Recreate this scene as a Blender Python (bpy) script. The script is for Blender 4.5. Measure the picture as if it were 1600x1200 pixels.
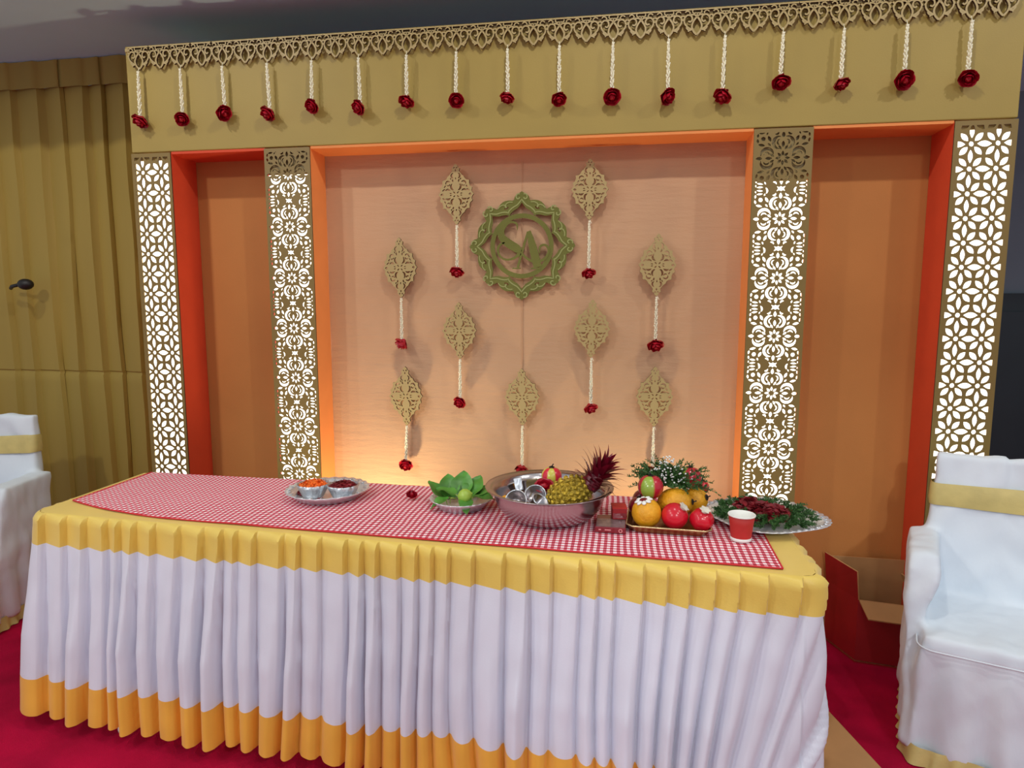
import bpy, bmesh, math, random
from math import sin, cos, pi, radians as R, sqrt, atan2
from mathutils import Vector, Matrix, noise, Quaternion
from mathutils.geometry import delaunay_2d_cdt

random.seed(7)
for o in list(bpy.data.objects):
    bpy.data.objects.remove(o, do_unlink=True)
scene = bpy.context.scene
C = scene.collection

# ------------------------------------------------------------------ camera
cam_data = bpy.data.cameras.new('camera')
cam = bpy.data.objects.new('camera', cam_data)
C.objects.link(cam)
cam_data.sensor_width = 36.0
cam_data.lens = 36.0 * 1020.0 / 1600.0
cam_data.clip_start = 0.02
PITCH, YAW = 0.11894, -0.15541
fwd = Vector((sin(YAW) * cos(PITCH), cos(YAW) * cos(PITCH), -sin(PITCH)))
cam.location = (0.0, -2.906, 1.538)
cam.rotation_euler = fwd.to_track_quat('-Z', 'Y').to_euler()
scene.camera = cam

# ------------------------------------------------------------------ world, exposure
world = bpy.data.worlds.new('hall_ambient')
scene.world = world
world.use_nodes = True
bg = world.node_tree.nodes['Background']
bg.inputs[0].default_value = (0.86, 0.93, 1.0, 1)
bg.inputs[1].default_value = 0.46
scene.view_settings.view_transform = 'Standard'
scene.view_settings.look = 'None'
scene.view_settings.gamma = 1.0
scene.view_settings.use_curve_mapping = False
scene.view_settings.exposure = 0.0

# ------------------------------------------------------------------ lights of the hall (ceiling downlights, floor uplights) and added fill spots
def downlight(x, y, z, power, radius=0.035, col=(1.0, 0.95, 0.86), spot=165):
    d = bpy.data.lights.new('ceiling_downlight', 'SPOT')
    d.energy = power; d.color = col; d.shadow_soft_size = radius
    d.spot_size = R(spot); d.spot_blend = 0.35
    o = bpy.data.objects.new('ceiling_downlight', d); C.objects.link(o)
    o.location = (x, y, z)
    return o
for x in (-2.55, 0.12, 2.35):
    downlight(x, -1.45, 3.65, 58)
for x, w in ((-3.0, 120), (1.8, 50)):
    downlight(x, -3.4, 3.65, w, 0.10)

def fill_spot(x, y, z, aim, power, cone):  # added fill from behind the camera, brightens table front and carpet
    d = bpy.data.lights.new('table_fill_spot', 'SPOT')
    d.energy = power; d.color = (0.93, 0.96, 1.0); d.shadow_soft_size = 0.09
    d.spot_size = R(cone); d.spot_blend = 0.7
    o = bpy.data.objects.new('table_fill_spot', d); C.objects.link(o)
    o.location = (x, y, z); o.rotation_euler = (Vector(aim) - Vector((x, y, z))).to_track_quat('-Z', 'Y').to_euler()
fill_spot(-2.6, -5.2, 2.8, (-1.0, -1.0, 0.25), 235, 36)
fill_spot(1.2, -5.2, 2.8, (0.9, -1.0, 0.20), 180, 36)

def uplight(x, y, power, tilt, col=(1.0, 0.78, 0.46)):
    d = bpy.data.lights.new('floor_uplight', 'SPOT')
    d.energy = power; d.color = col; d.shadow_soft_size = 0.04
    d.spot_size = R(120); d.spot_blend = 0.8
    o = bpy.data.objects.new('floor_uplight', d); C.objects.link(o)
    o.location = (x, y, 0.26)
    o.rotation_euler = (R(180 - tilt), 0, 0)
    return o
uplight(-1.12, -0.13, 36, 12)
uplight(0.12, -0.13, 20, 12)

# ------------------------------------------------------------------ helpers: materials
def lin(c):
    return tuple(((v / 255.0) / 12.92 if v / 255.0 <= 0.04045 else ((v / 255.0 + 0.055) / 1.055) ** 2.4) for v in c) + (1.0,)

def mat(name, col, rough=0.6, metal=0.0, var=0.0, vscale=6.0, bump=0.0, bscale=60.0, stretch=(1, 1, 1), spec=0.5, trans=0.0, sheen=0.0, coat=0.0):
    m = bpy.data.materials.new(name); m.use_nodes = True
    nt = m.node_tree; b = nt.nodes['Principled BSDF']
    base = lin(col)
    b.inputs['Base Color'].default_value = base
    b.inputs['Roughness'].default_value = rough
    b.inputs['Metallic'].default_value = metal
    b.inputs['Specular IOR Level'].default_value = spec
    if trans: b.inputs['Transmission Weight'].default_value = trans
    if sheen: b.inputs['Sheen Weight'].default_value = sheen
    if coat: b.inputs['Coat Weight'].default_value = coat
    if var or bump:
        tc = nt.nodes.new('ShaderNodeTexCoord')
        mp = nt.nodes.new('ShaderNodeMapping'); mp.inputs['Scale'].default_value = stretch
        nt.links.new(tc.outputs['Object'], mp.inputs[0])
    if var:
        n = nt.nodes.new('ShaderNodeTexNoise'); n.inputs['Scale'].default_value = vscale; n.inputs['Detail'].default_value = 5
        nt.links.new(mp.outputs[0], n.inputs['Vector'])
        r = nt.nodes.new('ShaderNodeValToRGB')
        r.color_ramp.elements[0].position = 0.3; r.color_ramp.elements[1].position = 0.7
        r.color_ramp.elements[0].color = tuple(v * (1 - var) for v in base[:3]) + (1,)
        r.color_ramp.elements[1].color = tuple(min(1, v * (1 + var)) for v in base[:3]) + (1,)
        nt.links.new(n.outputs['Fac'], r.inputs[0]); nt.links.new(r.outputs[0], b.inputs['Base Color'])
    if bump:
        n2 = nt.nodes.new('ShaderNodeTexNoise'); n2.inputs['Scale'].default_value = bscale; n2.inputs['Detail'].default_value = 4
        nt.links.new(mp.outputs[0], n2.inputs['Vector'])
        bp = nt.nodes.new('ShaderNodeBump'); bp.inputs['Strength'].default_value = bump; bp.inputs['Distance'].default_value = 0.01
        nt.links.new(n2.outputs['Fac'], bp.inputs['Height']); nt.links.new(bp.outputs[0], b.inputs['Normal'])
    return m

def emit_mat(name, col, strength):
    m = bpy.data.materials.new(name); m.use_nodes = True
    b = m.node_tree.nodes['Principled BSDF']
    b.inputs['Base Color'].default_value = (0.8, 0.8, 0.8, 1)
    b.inputs['Emission Color'].default_value = lin(col)
    b.inputs['Emission Strength'].default_value = strength
    return m

def gingham_mat():
    m = bpy.data.materials.new('gingham_check'); m.use_nodes = True
    nt = m.node_tree; b = nt.nodes['Principled BSDF']; b.inputs['Roughness'].default_value = 0.85
    tc = nt.nodes.new('ShaderNodeTexCoord'); sp = nt.nodes.new('ShaderNodeSeparateXYZ')
    # a slight waviness of the weave
    nz = nt.nodes.new('ShaderNodeTexNoise'); nz.inputs['Scale'].default_value = 4.0
    mx = nt.nodes.new('ShaderNodeVectorMath'); mx.operation = 'SCALE'; mx.inputs['Scale'].default_value = 0.02
    ad = nt.nodes.new('ShaderNodeVectorMath'); ad.operation = 'ADD'
    nt.links.new(tc.outputs['Object'], nz.inputs['Vector']); nt.links.new(nz.outputs['Color'], mx.inputs[0])
    nt.links.new(tc.outputs['Object'], ad.inputs[0]); nt.links.new(mx.outputs[0], ad.inputs[1])
    nt.links.new(ad.outputs[0], sp.inputs[0])
    def stripe(axis):
        a = nt.nodes.new('ShaderNodeMath'); a.operation = 'MULTIPLY'; a.inputs[1].default_value = 1 / 0.0205
        f = nt.nodes.new('ShaderNodeMath'); f.operation = 'FRACT'
        g = nt.nodes.new('ShaderNodeMath'); g.operation = 'GREATER_THAN'; g.inputs[1].default_value = 0.5
        nt.links.new(sp.outputs[axis], a.inputs[0]); nt.links.new(a.outputs[0], f.inputs[0]); nt.links.new(f.outputs[0], g.inputs[0])
        return g
    s = nt.nodes.new('ShaderNodeMath'); s.operation = 'ADD'
    nt.links.new(stripe(0).outputs[0], s.inputs[0]); nt.links.new(stripe(1).outputs[0], s.inputs[1])
    h = nt.nodes.new('ShaderNodeMath'); h.operation = 'MULTIPLY'; h.inputs[1].default_value = 0.5
    nt.links.new(s.outputs[0], h.inputs[0])
    r = nt.nodes.new('ShaderNodeValToRGB'); r.color_ramp.interpolation = 'CONSTANT'
    e = r.color_ramp.elements
    e[0].position = 0.0; e[0].color = lin((252, 247, 248))
    e[1].position = 0.75; e[1].color = lin((170, 12, 40))
    k = e.new(0.25); k.color = lin((222, 112, 130))
    nt.links.new(h.outputs[0], r.inputs[0]); nt.links.new(r.outputs[0], b.inputs['Base Color'])
    return m

def striped_mat(name, stops):
    m = bpy.data.materials.new(name); m.use_nodes = True
    nt = m.node_tree; b = nt.nodes['Principled BSDF']; b.inputs['Roughness'].default_value = 0.25; b.inputs['Coat Weight'].default_value = 0.4
    tc = nt.nodes.new('ShaderNodeTexCoord'); g = nt.nodes.new('ShaderNodeTexGradient'); g.gradient_type = 'RADIAL'
    nt.links.new(tc.outputs['Object'], g.inputs[0])
    r = nt.nodes.new('ShaderNodeValToRGB'); e = r.color_ramp.elements
    e[0].position = stops[0][0]; e[0].color = lin(stops[0][1]); e[1].position = stops[-1][0]; e[1].color = lin(stops[-1][1])
    for p, c in stops[1:-1]:
        k = e.new(p); k.color = lin(c)
    nt.links.new(g.outputs[1], r.inputs[0]); nt.links.new(r.outputs[0], b.inputs['Base Color'])
    return m

def fabric_panel_mat():
    """peach cloth stretched on the centre board: weave, faint creases"""
    m = mat('peach_fabric', (200, 160, 124), 0.75, var=0.05, vscale=2.0)
    nt = m.node_tree; b = nt.nodes['Principled BSDF']
    tc = nt.nodes.new('ShaderNodeTexCoord')
    def nz(scale, stretch, detail=4):
        mp = nt.nodes.new('ShaderNodeMapping'); mp.inputs['Scale'].default_value = stretch
        n = nt.nodes.new('ShaderNodeTexNoise'); n.inputs['Scale'].default_value = scale; n.inputs['Detail'].default_value = detail
        nt.links.new(tc.outputs['Object'], mp.inputs[0]); nt.links.new(mp.outputs[0], n.inputs['Vector'])
        return n
    a = nz(7, (1, 1, 5.5)); c = nz(90, (1, 1, 3))
    b1 = nt.nodes.new('ShaderNodeBump'); b1.inputs['Strength'].default_value = 0.33; b1.inputs['Distance'].default_value = 0.01
    b2 = nt.nodes.new('ShaderNodeBump'); b2.inputs['Strength'].default_value = 0.2; b2.inputs['Distance'].default_value = 0.004
    nt.links.new(a.outputs['Fac'], b1.inputs['Height']); nt.links.new(c.outputs['Fac'], b2.inputs['Height'])
    nt.links.new(b1.outputs[0], b2.inputs['Normal']); nt.links.new(b2.outputs[0], b.inputs['Normal'])
    return m

M = {
    'fascia': mat('ochre_board', (164, 142, 70), 0.55, var=0.05, vscale=3, bump=0.05, bscale=180),
    'orange': mat('orange_cloth', (236, 146, 78), 0.7, var=0.05, vscale=5, bump=0.08, bscale=220),
    'rust': mat('rust_orange_cloth', (190, 126, 64), 0.75, var=0.05, vscale=3, bump=0.08, bscale=220),
    'redorange': mat('red_orange_cloth', (214, 74, 38), 0.7, var=0.06, vscale=5, bump=0.08, bscale=220),
    'peach': fabric_panel_mat(),
    'gold_board': mat('matt_gold_board', (176, 156, 104), 0.5, var=0.06, vscale=8),
    'lattice': mat('gold_lattice_board', (134, 112, 58), 0.5, var=0.05, vscale=6),
    'mirror_gold': mat('mirror_gold_acrylic', (150, 142, 74), 0.16, metal=0.85, var=0.12, vscale=5),
    'mirror_rib': mat('bright_gold_acrylic', (196, 192, 122), 0.14, metal=0.8),
    'cut_edge': mat('dark_cut_edge', (74, 52, 28), 0.8),  # dark brown on the cut edges of plates and strokes
    'diffuser': emit_mat('lit_diffuser', (255, 248, 232), 2.6),
    'curtain': mat('olive_gold_drape', (164, 140, 64), 0.7, var=0.07, vscale=4, bump=0.06, bscale=150, stretch=(1, 1, 0.15)),
    'ceiling': mat('grey_ceiling_paint', (188, 228, 250), 0.9, var=0.03, vscale=2),
    'wall': mat('grey_wall_paint', (120, 134, 146), 0.9, var=0.05, vscale=2),
    'dark_wall': mat('dark_door_paint', (36, 48, 56), 0.6, var=0.1, vscale=3),
    'carpet': mat('crimson_carpet', (172, 9, 54), 0.98, var=0.22, vscale=5, bump=0.5, bscale=420, spec=0.1),
    'band': mat('yellow_satin', (228, 196, 92), 0.45, var=0.05, vscale=6, bump=0.06, bscale=160, sheen=0.2),
    'white': mat('white_satin', (220, 223, 235), 0.5, var=0.03, vscale=6, bump=0.05, bscale=200, sheen=0.2),
    'hem': mat('gold_satin_hem', (236, 176, 66), 0.4, var=0.06, vscale=6, bump=0.06, bscale=160, sheen=0.2),
    'cover': mat('white_chair_cloth', (222, 231, 240), 0.6, var=0.03, vscale=5, bump=0.12, bscale=40, stretch=(1, 1, 0.5)),
    'sash': mat('pale_gold_sash', (206, 188, 118), 0.45, var=0.12, vscale=12, bump=0.1, bscale=60),
    'gingham': gingham_mat(),
    'ging_edge': mat('red_piping', (206, 34, 46), 0.7),
    'wood': mat('table_plywood', (150, 112, 74), 0.7, var=0.1, vscale=8),
    'steel_leg': mat('pale_table_leg', (200, 200, 204), 0.35, metal=0.3),
    'jasmine': mat('jasmine_bud', (244, 240, 214), 0.6, var=0.08, vscale=60),
    'rose': mat('red_rose_petal', (166, 6, 34), 0.45, var=0.25, vscale=40),
    'steel': mat('brushed_steel', (190, 184, 186), 0.22, metal=1.0, var=0.06, vscale=10, bump=0.03, bscale=60, stretch=(1, 1, 12)),
    'foil': mat('silver_foil', (214, 218, 224), 0.28, metal=0.85, bump=0.5, bscale=70),
    'foil_plate': mat('silver_paper_plate', (222, 226, 230), 0.32, metal=0.6, bump=0.15, bscale=60),
    'orange_petal': mat('marigold_petal', (236, 112, 30), 0.7, var=0.2, vscale=40),
    'red_petal': mat('dark_rose_petal', (122, 12, 26), 0.6, var=0.4, vscale=40),
    'leaf': mat('glossy_green_leaf', (78, 136, 50), 0.4, var=0.4, vscale=14),
    'lime': mat('green_lime', (160, 190, 74), 0.4, var=0.1, vscale=20),
    'fern': mat('dark_green_fern', (52, 92, 38), 0.6, var=0.35, vscale=30),
    'white_flower': mat('white_gypsophila', (240, 244, 240), 0.7),
    'pine_gold': mat('gold_glitter_pineapple', (188, 158, 50), 0.32, metal=0.45, var=0.45, vscale=60, bump=0.6, bscale=150),
    'crown': mat('dark_red_crown_leaf', (112, 12, 34), 0.38, var=0.35, vscale=30),
    'yellow_fruit': mat('yellow_fruit_skin', (226, 160, 24), 0.5, var=0.16, vscale=24, bump=0.45, bscale=60),
    'pomegranate': mat('red_fruit_skin', (206, 20, 42), 0.25, var=0.14, vscale=12, coat=0.4),
    'dark_red': mat('dark_red_skin', (120, 18, 34), 0.3, var=0.2, vscale=14, coat=0.3),
    'stripe1': striped_mat('red_green_stripe', [(0.0, (190, 30, 52)), (0.16, (190, 30, 52)), (0.19, (150, 178, 70)), (0.31, (150, 178, 70)), (0.34, (176, 30, 50)), (0.62, (186, 32, 54)), (0.65, (150, 178, 70)), (0.8, (150, 178, 70)), (0.83, (190, 30, 52)), (1.0, (190, 30, 52))]),
    'stripe2': striped_mat('red_yellow_stripe', [(0.0, (206, 196, 84)), (0.13, (206, 196, 84)), (0.15, (214, 40, 62)), (0.24, (214, 40, 62)), (0.26, (208, 196, 84)), (0.37, (208, 196, 84)), (0.39, (214, 40, 62)), (0.55, (214, 40, 62)), (0.58, (206, 196, 84)), (1.0, (206, 196, 84))]),
    'calyx': mat('pale_calyx', (214, 206, 190), 0.6, var=0.15, vscale=60),
    'dark': mat('near_black', (26, 20, 20), 0.5),
    'cup_red': mat('red_paper_cup', (190, 44, 38), 0.6, var=0.08, vscale=14),
    'cup_white': mat('white_paper', (238, 238, 232), 0.6),
    'tray_gold': mat('bronze_tray', (150, 98, 62), 0.25, metal=0.7, var=0.15, vscale=8),
    'tray_edge': mat('pale_tray_edge', (222, 200, 150), 0.25, metal=0.7),
    'pack_red': mat('dark_red_packet', (128, 22, 34), 0.35, coat=0.5),
    'pack_silver': mat('silvery_packet_top', (150, 132, 132), 0.25, metal=0.5, var=0.3, vscale=40),
    'pack_print': mat('white_print', (226, 150, 150), 0.5),
    'card_red': mat('red_printed_card', (158, 22, 30), 0.6, var=0.08, vscale=6),
    'card_tan': mat('brown_corrugated_card', (178, 134, 86), 0.85, var=0.08, vscale=8),
    'tape': mat('worn_tape_mark', (170, 70, 56), 0.5),
    'amber': mat('amber_fruit_piece', (236, 168, 30), 0.35),
}

# ------------------------------------------------------------------ helpers: objects and meshes
def tag(o, label=None, cat=None, group=None, kind=None):
    if label: o['label'] = label
    if cat: o['category'] = cat
    if group: o['group'] = group
    if kind: o['kind'] = kind
    return o

def thing(name, label, cat, loc=(0, 0, 0), rot=(0, 0, 0), group=None):
    o = bpy.data.objects.new(name, None); C.objects.link(o)
    o.empty_display_size = 0.05
    o.location = loc; o.rotation_euler = rot
    return tag(o, label, cat, group)

def link(name, me, parent=None, m=None):
    if m is not None and not me.materials: me.materials.append(m)
    o = bpy.data.objects.new(name, me); C.objects.link(o)
    if parent: o.parent = parent
    return o

class MB:
    """collects shapes into ONE mesh"""
    def __init__(s): s.rc = 0; s.v = []; s.f = []; s.mi = []; s.cur = 0; s.X = Matrix.Identity(4)
    def add(s, vs, fs):
        n = len(s.v); s.v += [tuple(s.X @ Vector(p)) for p in vs]; s.f += [tuple(i + n for i in f) for f in fs]; s.mi += [s.cur] * len(fs)
        return s
    def box(s, x0, x1, y0, y1, z0, z1):
        v = [(x0, y0, z0), (x1, y0, z0), (x1, y1, z0), (x0, y1, z0), (x0, y0, z1), (x1, y0, z1), (x1, y1, z1), (x0, y1, z1)]
        return s.add(v, [(0, 3, 2, 1), (4, 5, 6, 7), (0, 1, 5, 4), (1, 2, 6, 5), (2, 3, 7, 6), (3, 0, 4, 7)])
    def lathe(s, prof, n=32, rad=None, cap=False):
        """prof: [(r,z)], rad(theta, i, r)->r"""
        v = []; f = []
        for i, (r, z) in enumerate(prof):
            for k in range(n):
                t = 2 * pi * k / n; rr = rad(t, i, r) if rad else r
                zz = z
                if isinstance(rr, tuple): rr, dz = rr; zz = z + dz
                v.append((rr * cos(t), rr * sin(t), zz))
        for i in range(len(prof) - 1):
            for k in range(n):
                a = i * n + k; b = i * n + (k + 1) % n
                f.append((a, b, b + n, a + n))
        if cap:
            f.append(tuple(reversed(range(n)))); f.append(tuple(range((len(prof) - 1) * n, len(prof) * n)))
        return s.add(v, f)
    def tube(s, pts, rad, n=8, cap=True):
        pts = [Vector(p) for p in pts]; v = []; f = []
        for i, p in enumerate(pts):
            d = (pts[min(i + 1, len(pts) - 1)] - pts[max(i - 1, 0)]).normalized()
            a = d.orthogonal().normalized() if i == 0 else (a - d * a.dot(d)).normalized()
            b = d.cross(a); r = rad[i] if isinstance(rad, (list, tuple)) else rad
            for k in range(n):
                t = 2 * pi * k / n; v.append(tuple(p + (a * cos(t) + b * sin(t)) * r))
        for i in range(len(pts) - 1):
            for k in range(n):
                q = i * n + k; w = i * n + (k + 1) % n; f.append((q, w, w + n, q + n))
        if cap:
            f.append(tuple(reversed(range(n)))); f.append(tuple(range((len(pts) - 1) * n, len(pts) * n)))
        return s.add(v, f)
    def ball(s, c, r, nu=10, nv=6, sc=(1, 1, 1)):
        prof = [(r * sin(pi * i / nv) + 1e-5, -r * cos(pi * i / nv)) for i in range(nv + 1)]
        X = s.X; s.X = X @ Matrix.Translation(c) @ Matrix.Diagonal((sc[0], sc[1], sc[2], 1)); s.lathe(prof, nu); s.X = X
        return s
    def ribbon(s, pts, w, y0, y1, edge_mat=0):
        """flat stroke in the XZ plane between depths y0 (front) and y1, variable width"""
        n = len(pts); L = []; Rr = []; s.rc += 1; y0 = y0 - 0.00013 * s.rc
        for i in range(n):
            a = Vector(pts[max(i - 1, 0)][:2]); b = Vector(pts[min(i + 1, n - 1)][:2]); d = (b - a)
            d = d.normalized() if d.length > 1e-9 else Vector((1, 0)); nn = Vector((-d.y, d.x))
            ww = (pts[i][2] if len(pts[i]) > 2 else w) / 2; p = Vector(pts[i][:2])
            L.append(p + nn * ww); Rr.append(p - nn * ww)
        v = [(q.x, y0, q.y) for q in L] + [(q.x, y0, q.y) for q in Rr] + [(q.x, y1, q.y) for q in L] + [(q.x, y1, q.y) for q in Rr]
        f = []; g = []
        for i in range(n - 1):
            f += [(i, n + i, n + i + 1, i + 1), (2 * n + i, 2 * n + i + 1, 3 * n + i + 1, 3 * n + i)]
            g += [(i, i + 1, 2 * n + i + 1, 2 * n + i), (n + i, 3 * n + i, 3 * n + i + 1, n + i + 1)]
        g += [(0, 2 * n, 3 * n, n), (n - 1, 2 * n - 1, 4 * n - 1, 3 * n - 1)]
        s.add(v, f); k = s.cur; s.cur = edge_mat; s.add([], []); n0 = len(s.v) - len(v)
        s.f += [tuple(q + n0 for q in p) for p in g]; s.mi += [edge_mat] * len(g); s.cur = k
        return s
    def mesh(s, name, mats=(), smooth=False):
        me = bpy.data.meshes.new(name); me.from_pydata(s.v, [], s.f)
        for m in mats: me.materials.append(m)
        if len(mats) > 1: me.polygons.foreach_set('material_index', s.mi)
        if smooth: me.polygons.foreach_set('use_smooth', [True] * len(me.polygons))
        me.update(); return me
    def build(s, name, m, parent=None, smooth=False):
        return link(name, s.mesh(name, m if isinstance(m, (list, tuple)) else [m], smooth), parent)

def bevel(o, w=0.004, seg=2):
    md = o.modifiers.new('bevel', 'BEVEL'); md.width = w; md.segments = seg; md.limit_method = 'ANGLE'
    return o

def struct(o):
    o['kind'] = 'structure'; return o

def plate_mesh(name, polys, depth, m):
    """polygons in XZ, the first the outline and the others holes; plate from y=-depth to 0"""
    pts = []; edges = []
    for p in polys:
        if sum(p[i - 1][0] * p[i][1] - p[i][0] * p[i - 1][1] for i in range(len(p))) < 0: p = p[::-1]
        n = len(pts); pts += [Vector((q[0], q[1])) for q in p]; edges.append(list(range(n, n + len(p))))
    vo, eo, fo, _, _, src = delaunay_2d_cdt(pts, [], edges, 1, 1e-6)
    fo = [t for t, o in zip(fo, src) if len(o) % 2 == 1]
    n = len(vo)
    v = [(q.x, -depth, q.y) for q in vo] + [(q.x, 0.0, q.y) for q in vo]
    f = []; count = {}; mi = []
    for t in fo:
        a, b, c = t[:3]
        if (vo[b] - vo[a]).cross(vo[c] - vo[a]) < 0: t = tuple(reversed(t))
        f.append(tuple(t)); f.append(tuple(k + n for k in reversed(t)))
        for k in range(len(t)): count[(t[k], t[(k + 1) % len(t)])] = 1
    nf = len(f)
    for (a, b) in list(count):
        if (b, a) not in count: f.append((b, a, a + n, b + n))
    me = bpy.data.meshes.new(name); me.from_pydata(v, [], f); me.materials.append(m); me.materials.append(M['cut_edge'])
    me.polygons.foreach_set('material_index', [0] * nf + [1] * (len(f) - nf)); me.update()
    return me

# 2-D shapes (lists of points)
def lens(cx, cy, ang, ln, wd, n=6, tear=0.0):
    """pointed oval along ang (degrees), tear>0 makes the far end fatter"""
    a = R(ang); out = []
    up = []; dn = []
    for i in range(n + 1):
        t = i / n; w = wd / 2 * sin(pi * (t ** (1 + tear))) ** 0.85 if 0 < t < 1 else 0
        up.append((ln * (t - 0.5), w)); dn.append((ln * (t - 0.5), -w))
    pts = up + dn[-2:0:-1]
    for x, y in pts: out.append((cx + x * cos(a) - y * sin(a), cy + x * sin(a) + y * cos(a)))
    return out
def circ(cx, cy, r, n=10):
    return [(cx + r * cos(2 * pi * k / n), cy + r * sin(2 * pi * k / n)) for k in range(n)]
def crescent(cx, cy, r, a0, a1, w, n=7):
    """tapered arc"""
    o = []; i_ = []
    for k in range(n + 1):
        t = k / n; a = R(a0 + (a1 - a0) * t); ww = w / 2 * max(0.06, sin(pi * t) ** 0.7)
        o.append((cx + (r + ww) * cos(a), cy + (r + ww) * sin(a))); i_.append((cx + (r - ww) * cos(a), cy + (r - ww) * sin(a)))
    return o + i_[::-1]
def rect(x0, x1, y0, y1): return [(x0, y0), (x1, y0), (x1, y1), (x0, y1)]
def mirx(p): return [(-x, y) for x, y in p][::-1]
def miry(p): return [(x, -y) for x, y in p][::-1]
def rot2(p, deg):
    a = R(deg); return [(x * cos(a) - y * sin(a), x * sin(a) + y * cos(a)) for x, y in p]
def shift(p, dx, dy, s=1.0): return [(x * s + dx, y * s + dy) for x, y in p]
def clip(p, x0, x1, y0, y1):
    def cut(p, ins, inter):
        out = []
        for i in range(len(p)):
            a, b = p[i - 1], p[i]
            if ins(b):
                if not ins(a): out.append(inter(a, b))
                out.append(b)
            elif ins(a): out.append(inter(a, b))
        return out
    def ix(x): return lambda a, b: (x, a[1] + (b[1] - a[1]) * (x - a[0]) / (b[0] - a[0]))
    def iy(y): return lambda a, b: (a[0] + (b[0] - a[0]) * (y - a[1]) / (b[1] - a[1]), y)
    for ins, it in ((lambda q: q[0] >= x0, ix(x0)), (lambda q: q[0] <= x1, ix(x1)), (lambda q: q[1] >= y0, iy(y0)), (lambda q: q[1] <= y1, iy(y1))):
        if len(p) < 3: return []
        p = cut(p, ins, it)
    return p if len(p) >= 3 else []
def seg_hit(a, b, c, d):
    def o(p, q, r): return (q[0] - p[0]) * (r[1] - p[1]) - (q[1] - p[1]) * (r[0] - p[0])
    return (o(a, b, c) > 0) != (o(a, b, d) > 0) and (o(c, d, a) > 0) != (o(c, d, b) > 0)
def poly_hit(p, q):
    if max(x for x, _ in p) < min(x for x, _ in q) or max(x for x, _ in q) < min(x for x, _ in p) or max(y for _, y in p) < min(y for _, y in q) or max(y for _, y in q) < min(y for _, y in p): return False
    for i in range(len(p)):
        for j in range(len(q)):
            if seg_hit(p[i - 1], p[i], q[j - 1], q[j]): return True
    return False
def separate(holes, gap, period=None, keep=()):
    """holes that touch an earlier one are shrunk, or dropped"""
    out = []; grown = list(keep)
    for h in holes:
        cx = sum(x for x, _ in h) / len(h); cy = sum(y for _, y in h) / len(h)
        for k in (1.0, 0.92, 0.84, 0.76, 0.66):
            t = [(cx + (x - cx) * k, cy + (y - cy) * k) for x, y in h]
            g = []
            for x, y in t:
                d = sqrt((x - cx) ** 2 + (y - cy) ** 2) + 1e-9; g.append((x + (x - cx) / d * gap, y + (y - cy) / d * gap))
            tests = [g] if period is None else [g, shift(g, 0, period), shift(g, 0, -period)]
            if not any(poly_hit(a, b) for a in tests for b in grown):
                out.append(t); grown.append(t); break
    return out
def smooth_path(pts, n=6):
    """Catmull-Rom through points of any dimension"""
    out = []
    for i in range(len(pts) - 1):
        p0 = pts[max(i - 1, 0)]; p1 = pts[i]; p2 = pts[i + 1]; p3 = pts[min(i + 2, len(pts) - 1)]
        for k in range(n):
            t = k / n
            out.append(tuple(0.5 * (2 * b + (c - a) * t + (2 * a - 5 * b + 4 * c - d) * t * t + (3 * b - a - 3 * c + d) * t ** 3) for a, b, c, d in zip(p0, p1, p2, p3)))
    out.append(tuple(pts[-1])); return out

# ================================================================== SETTING
CEIL = 2.90
struct(MB().box(-5.5, 5.5, -7.0, 2.0, -0.05, 0.0).build('floor', M['carpet']))
struct(MB().box(-5.5, 5.5, -0.25, 2.0, CEIL, CEIL + 0.12).build('ceiling', M['ceiling']))
struct(MB().box(-5.5, 5.5, 1.9, 2.0, 0.0, CEIL).build('wall_back', M['wall']))
d1 = struct(MB().box(2.2, 3.25, 1.86, 1.9, 0.0, 1.62).build('door_1', M['dark_wall']))
for x in (2.28, 2.80):
    MB().box(x, x + 0.38, 1.84, 1.86, 0.15, 1.5).build('door_panel', M['dark_wall'], d1)

# drape on the left: overlapping flat pleats hung from a gathered heading
def make_curtain():
    t = thing('wall_drape', 'olive gold pleated drape covering the wall left of the backdrop', 'curtain', (0, 0.5, 0))
    x0, x1 = -5.0, -1.9
    edges = [x0]; rnd = random.Random(3)
    while edges[-1] < x1: edges.append(edges[-1] + rnd.uniform(0.09, 0.19))
    def surf(zs, amp):
        v = []; f = []; cols = []
        for k in range(len(edges) - 1):
            for u in (0.0, 0.2, 0.45, 0.7, 0.9, 0.97): cols.append((edges[k] + (edges[k + 1] - edges[k]) * u, u, k))
        for z in zs:
            for x, u, k in cols:
                sw = 0.02 * noise.noise((k * 3.1, z * 0.7, 1.0)) + 0.008 * noise.noise((x * 9, z * 2.0, 5))
                prof = -(u / 0.9) if u <= 0.9 else -(1 - (u - 0.9) / 0.1)
                y = amp * prof * (0.7 + 0.6 * abs(noise.noise((k * 1.7, 0.3, 0)))) + 0.006 * noise.noise((x * 12, z * 3, 2)) + sw * 0.4
                if abs(z - 1.15) < 0.008: y += 0.006
                v.append((x + sw, y, z))
        n = len(cols)
        for i in range(len(zs) - 1):
            for k in range(n - 1): f.append((i * n + k, i * n + k + 1, (i + 1) * n + k + 1, (i + 1) * n + k))
        return v, f
    zs = [0.02 + 2.74 * i / 36 for i in range(37)] + [1.135, 1.145, 1.155, 1.165]
    mb = MB(); mb.add(*surf(sorted(zs), 0.035)); o = mb.build('pleated_cloth', M['curtain'], t, True)
    md = o.modifiers.new('edge', 'EDGE_SPLIT'); md.split_angle = R(40)
    mb = MB(); v, f = surf([2.75, 2.79, 2.84, 2.895], 0.012); mb.add([(x, y - 0.03, z) for x, y, z in v], f)
    o = mb.build('heading_band', M['curtain'], t, True)
    return t
make_curtain()

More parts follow.
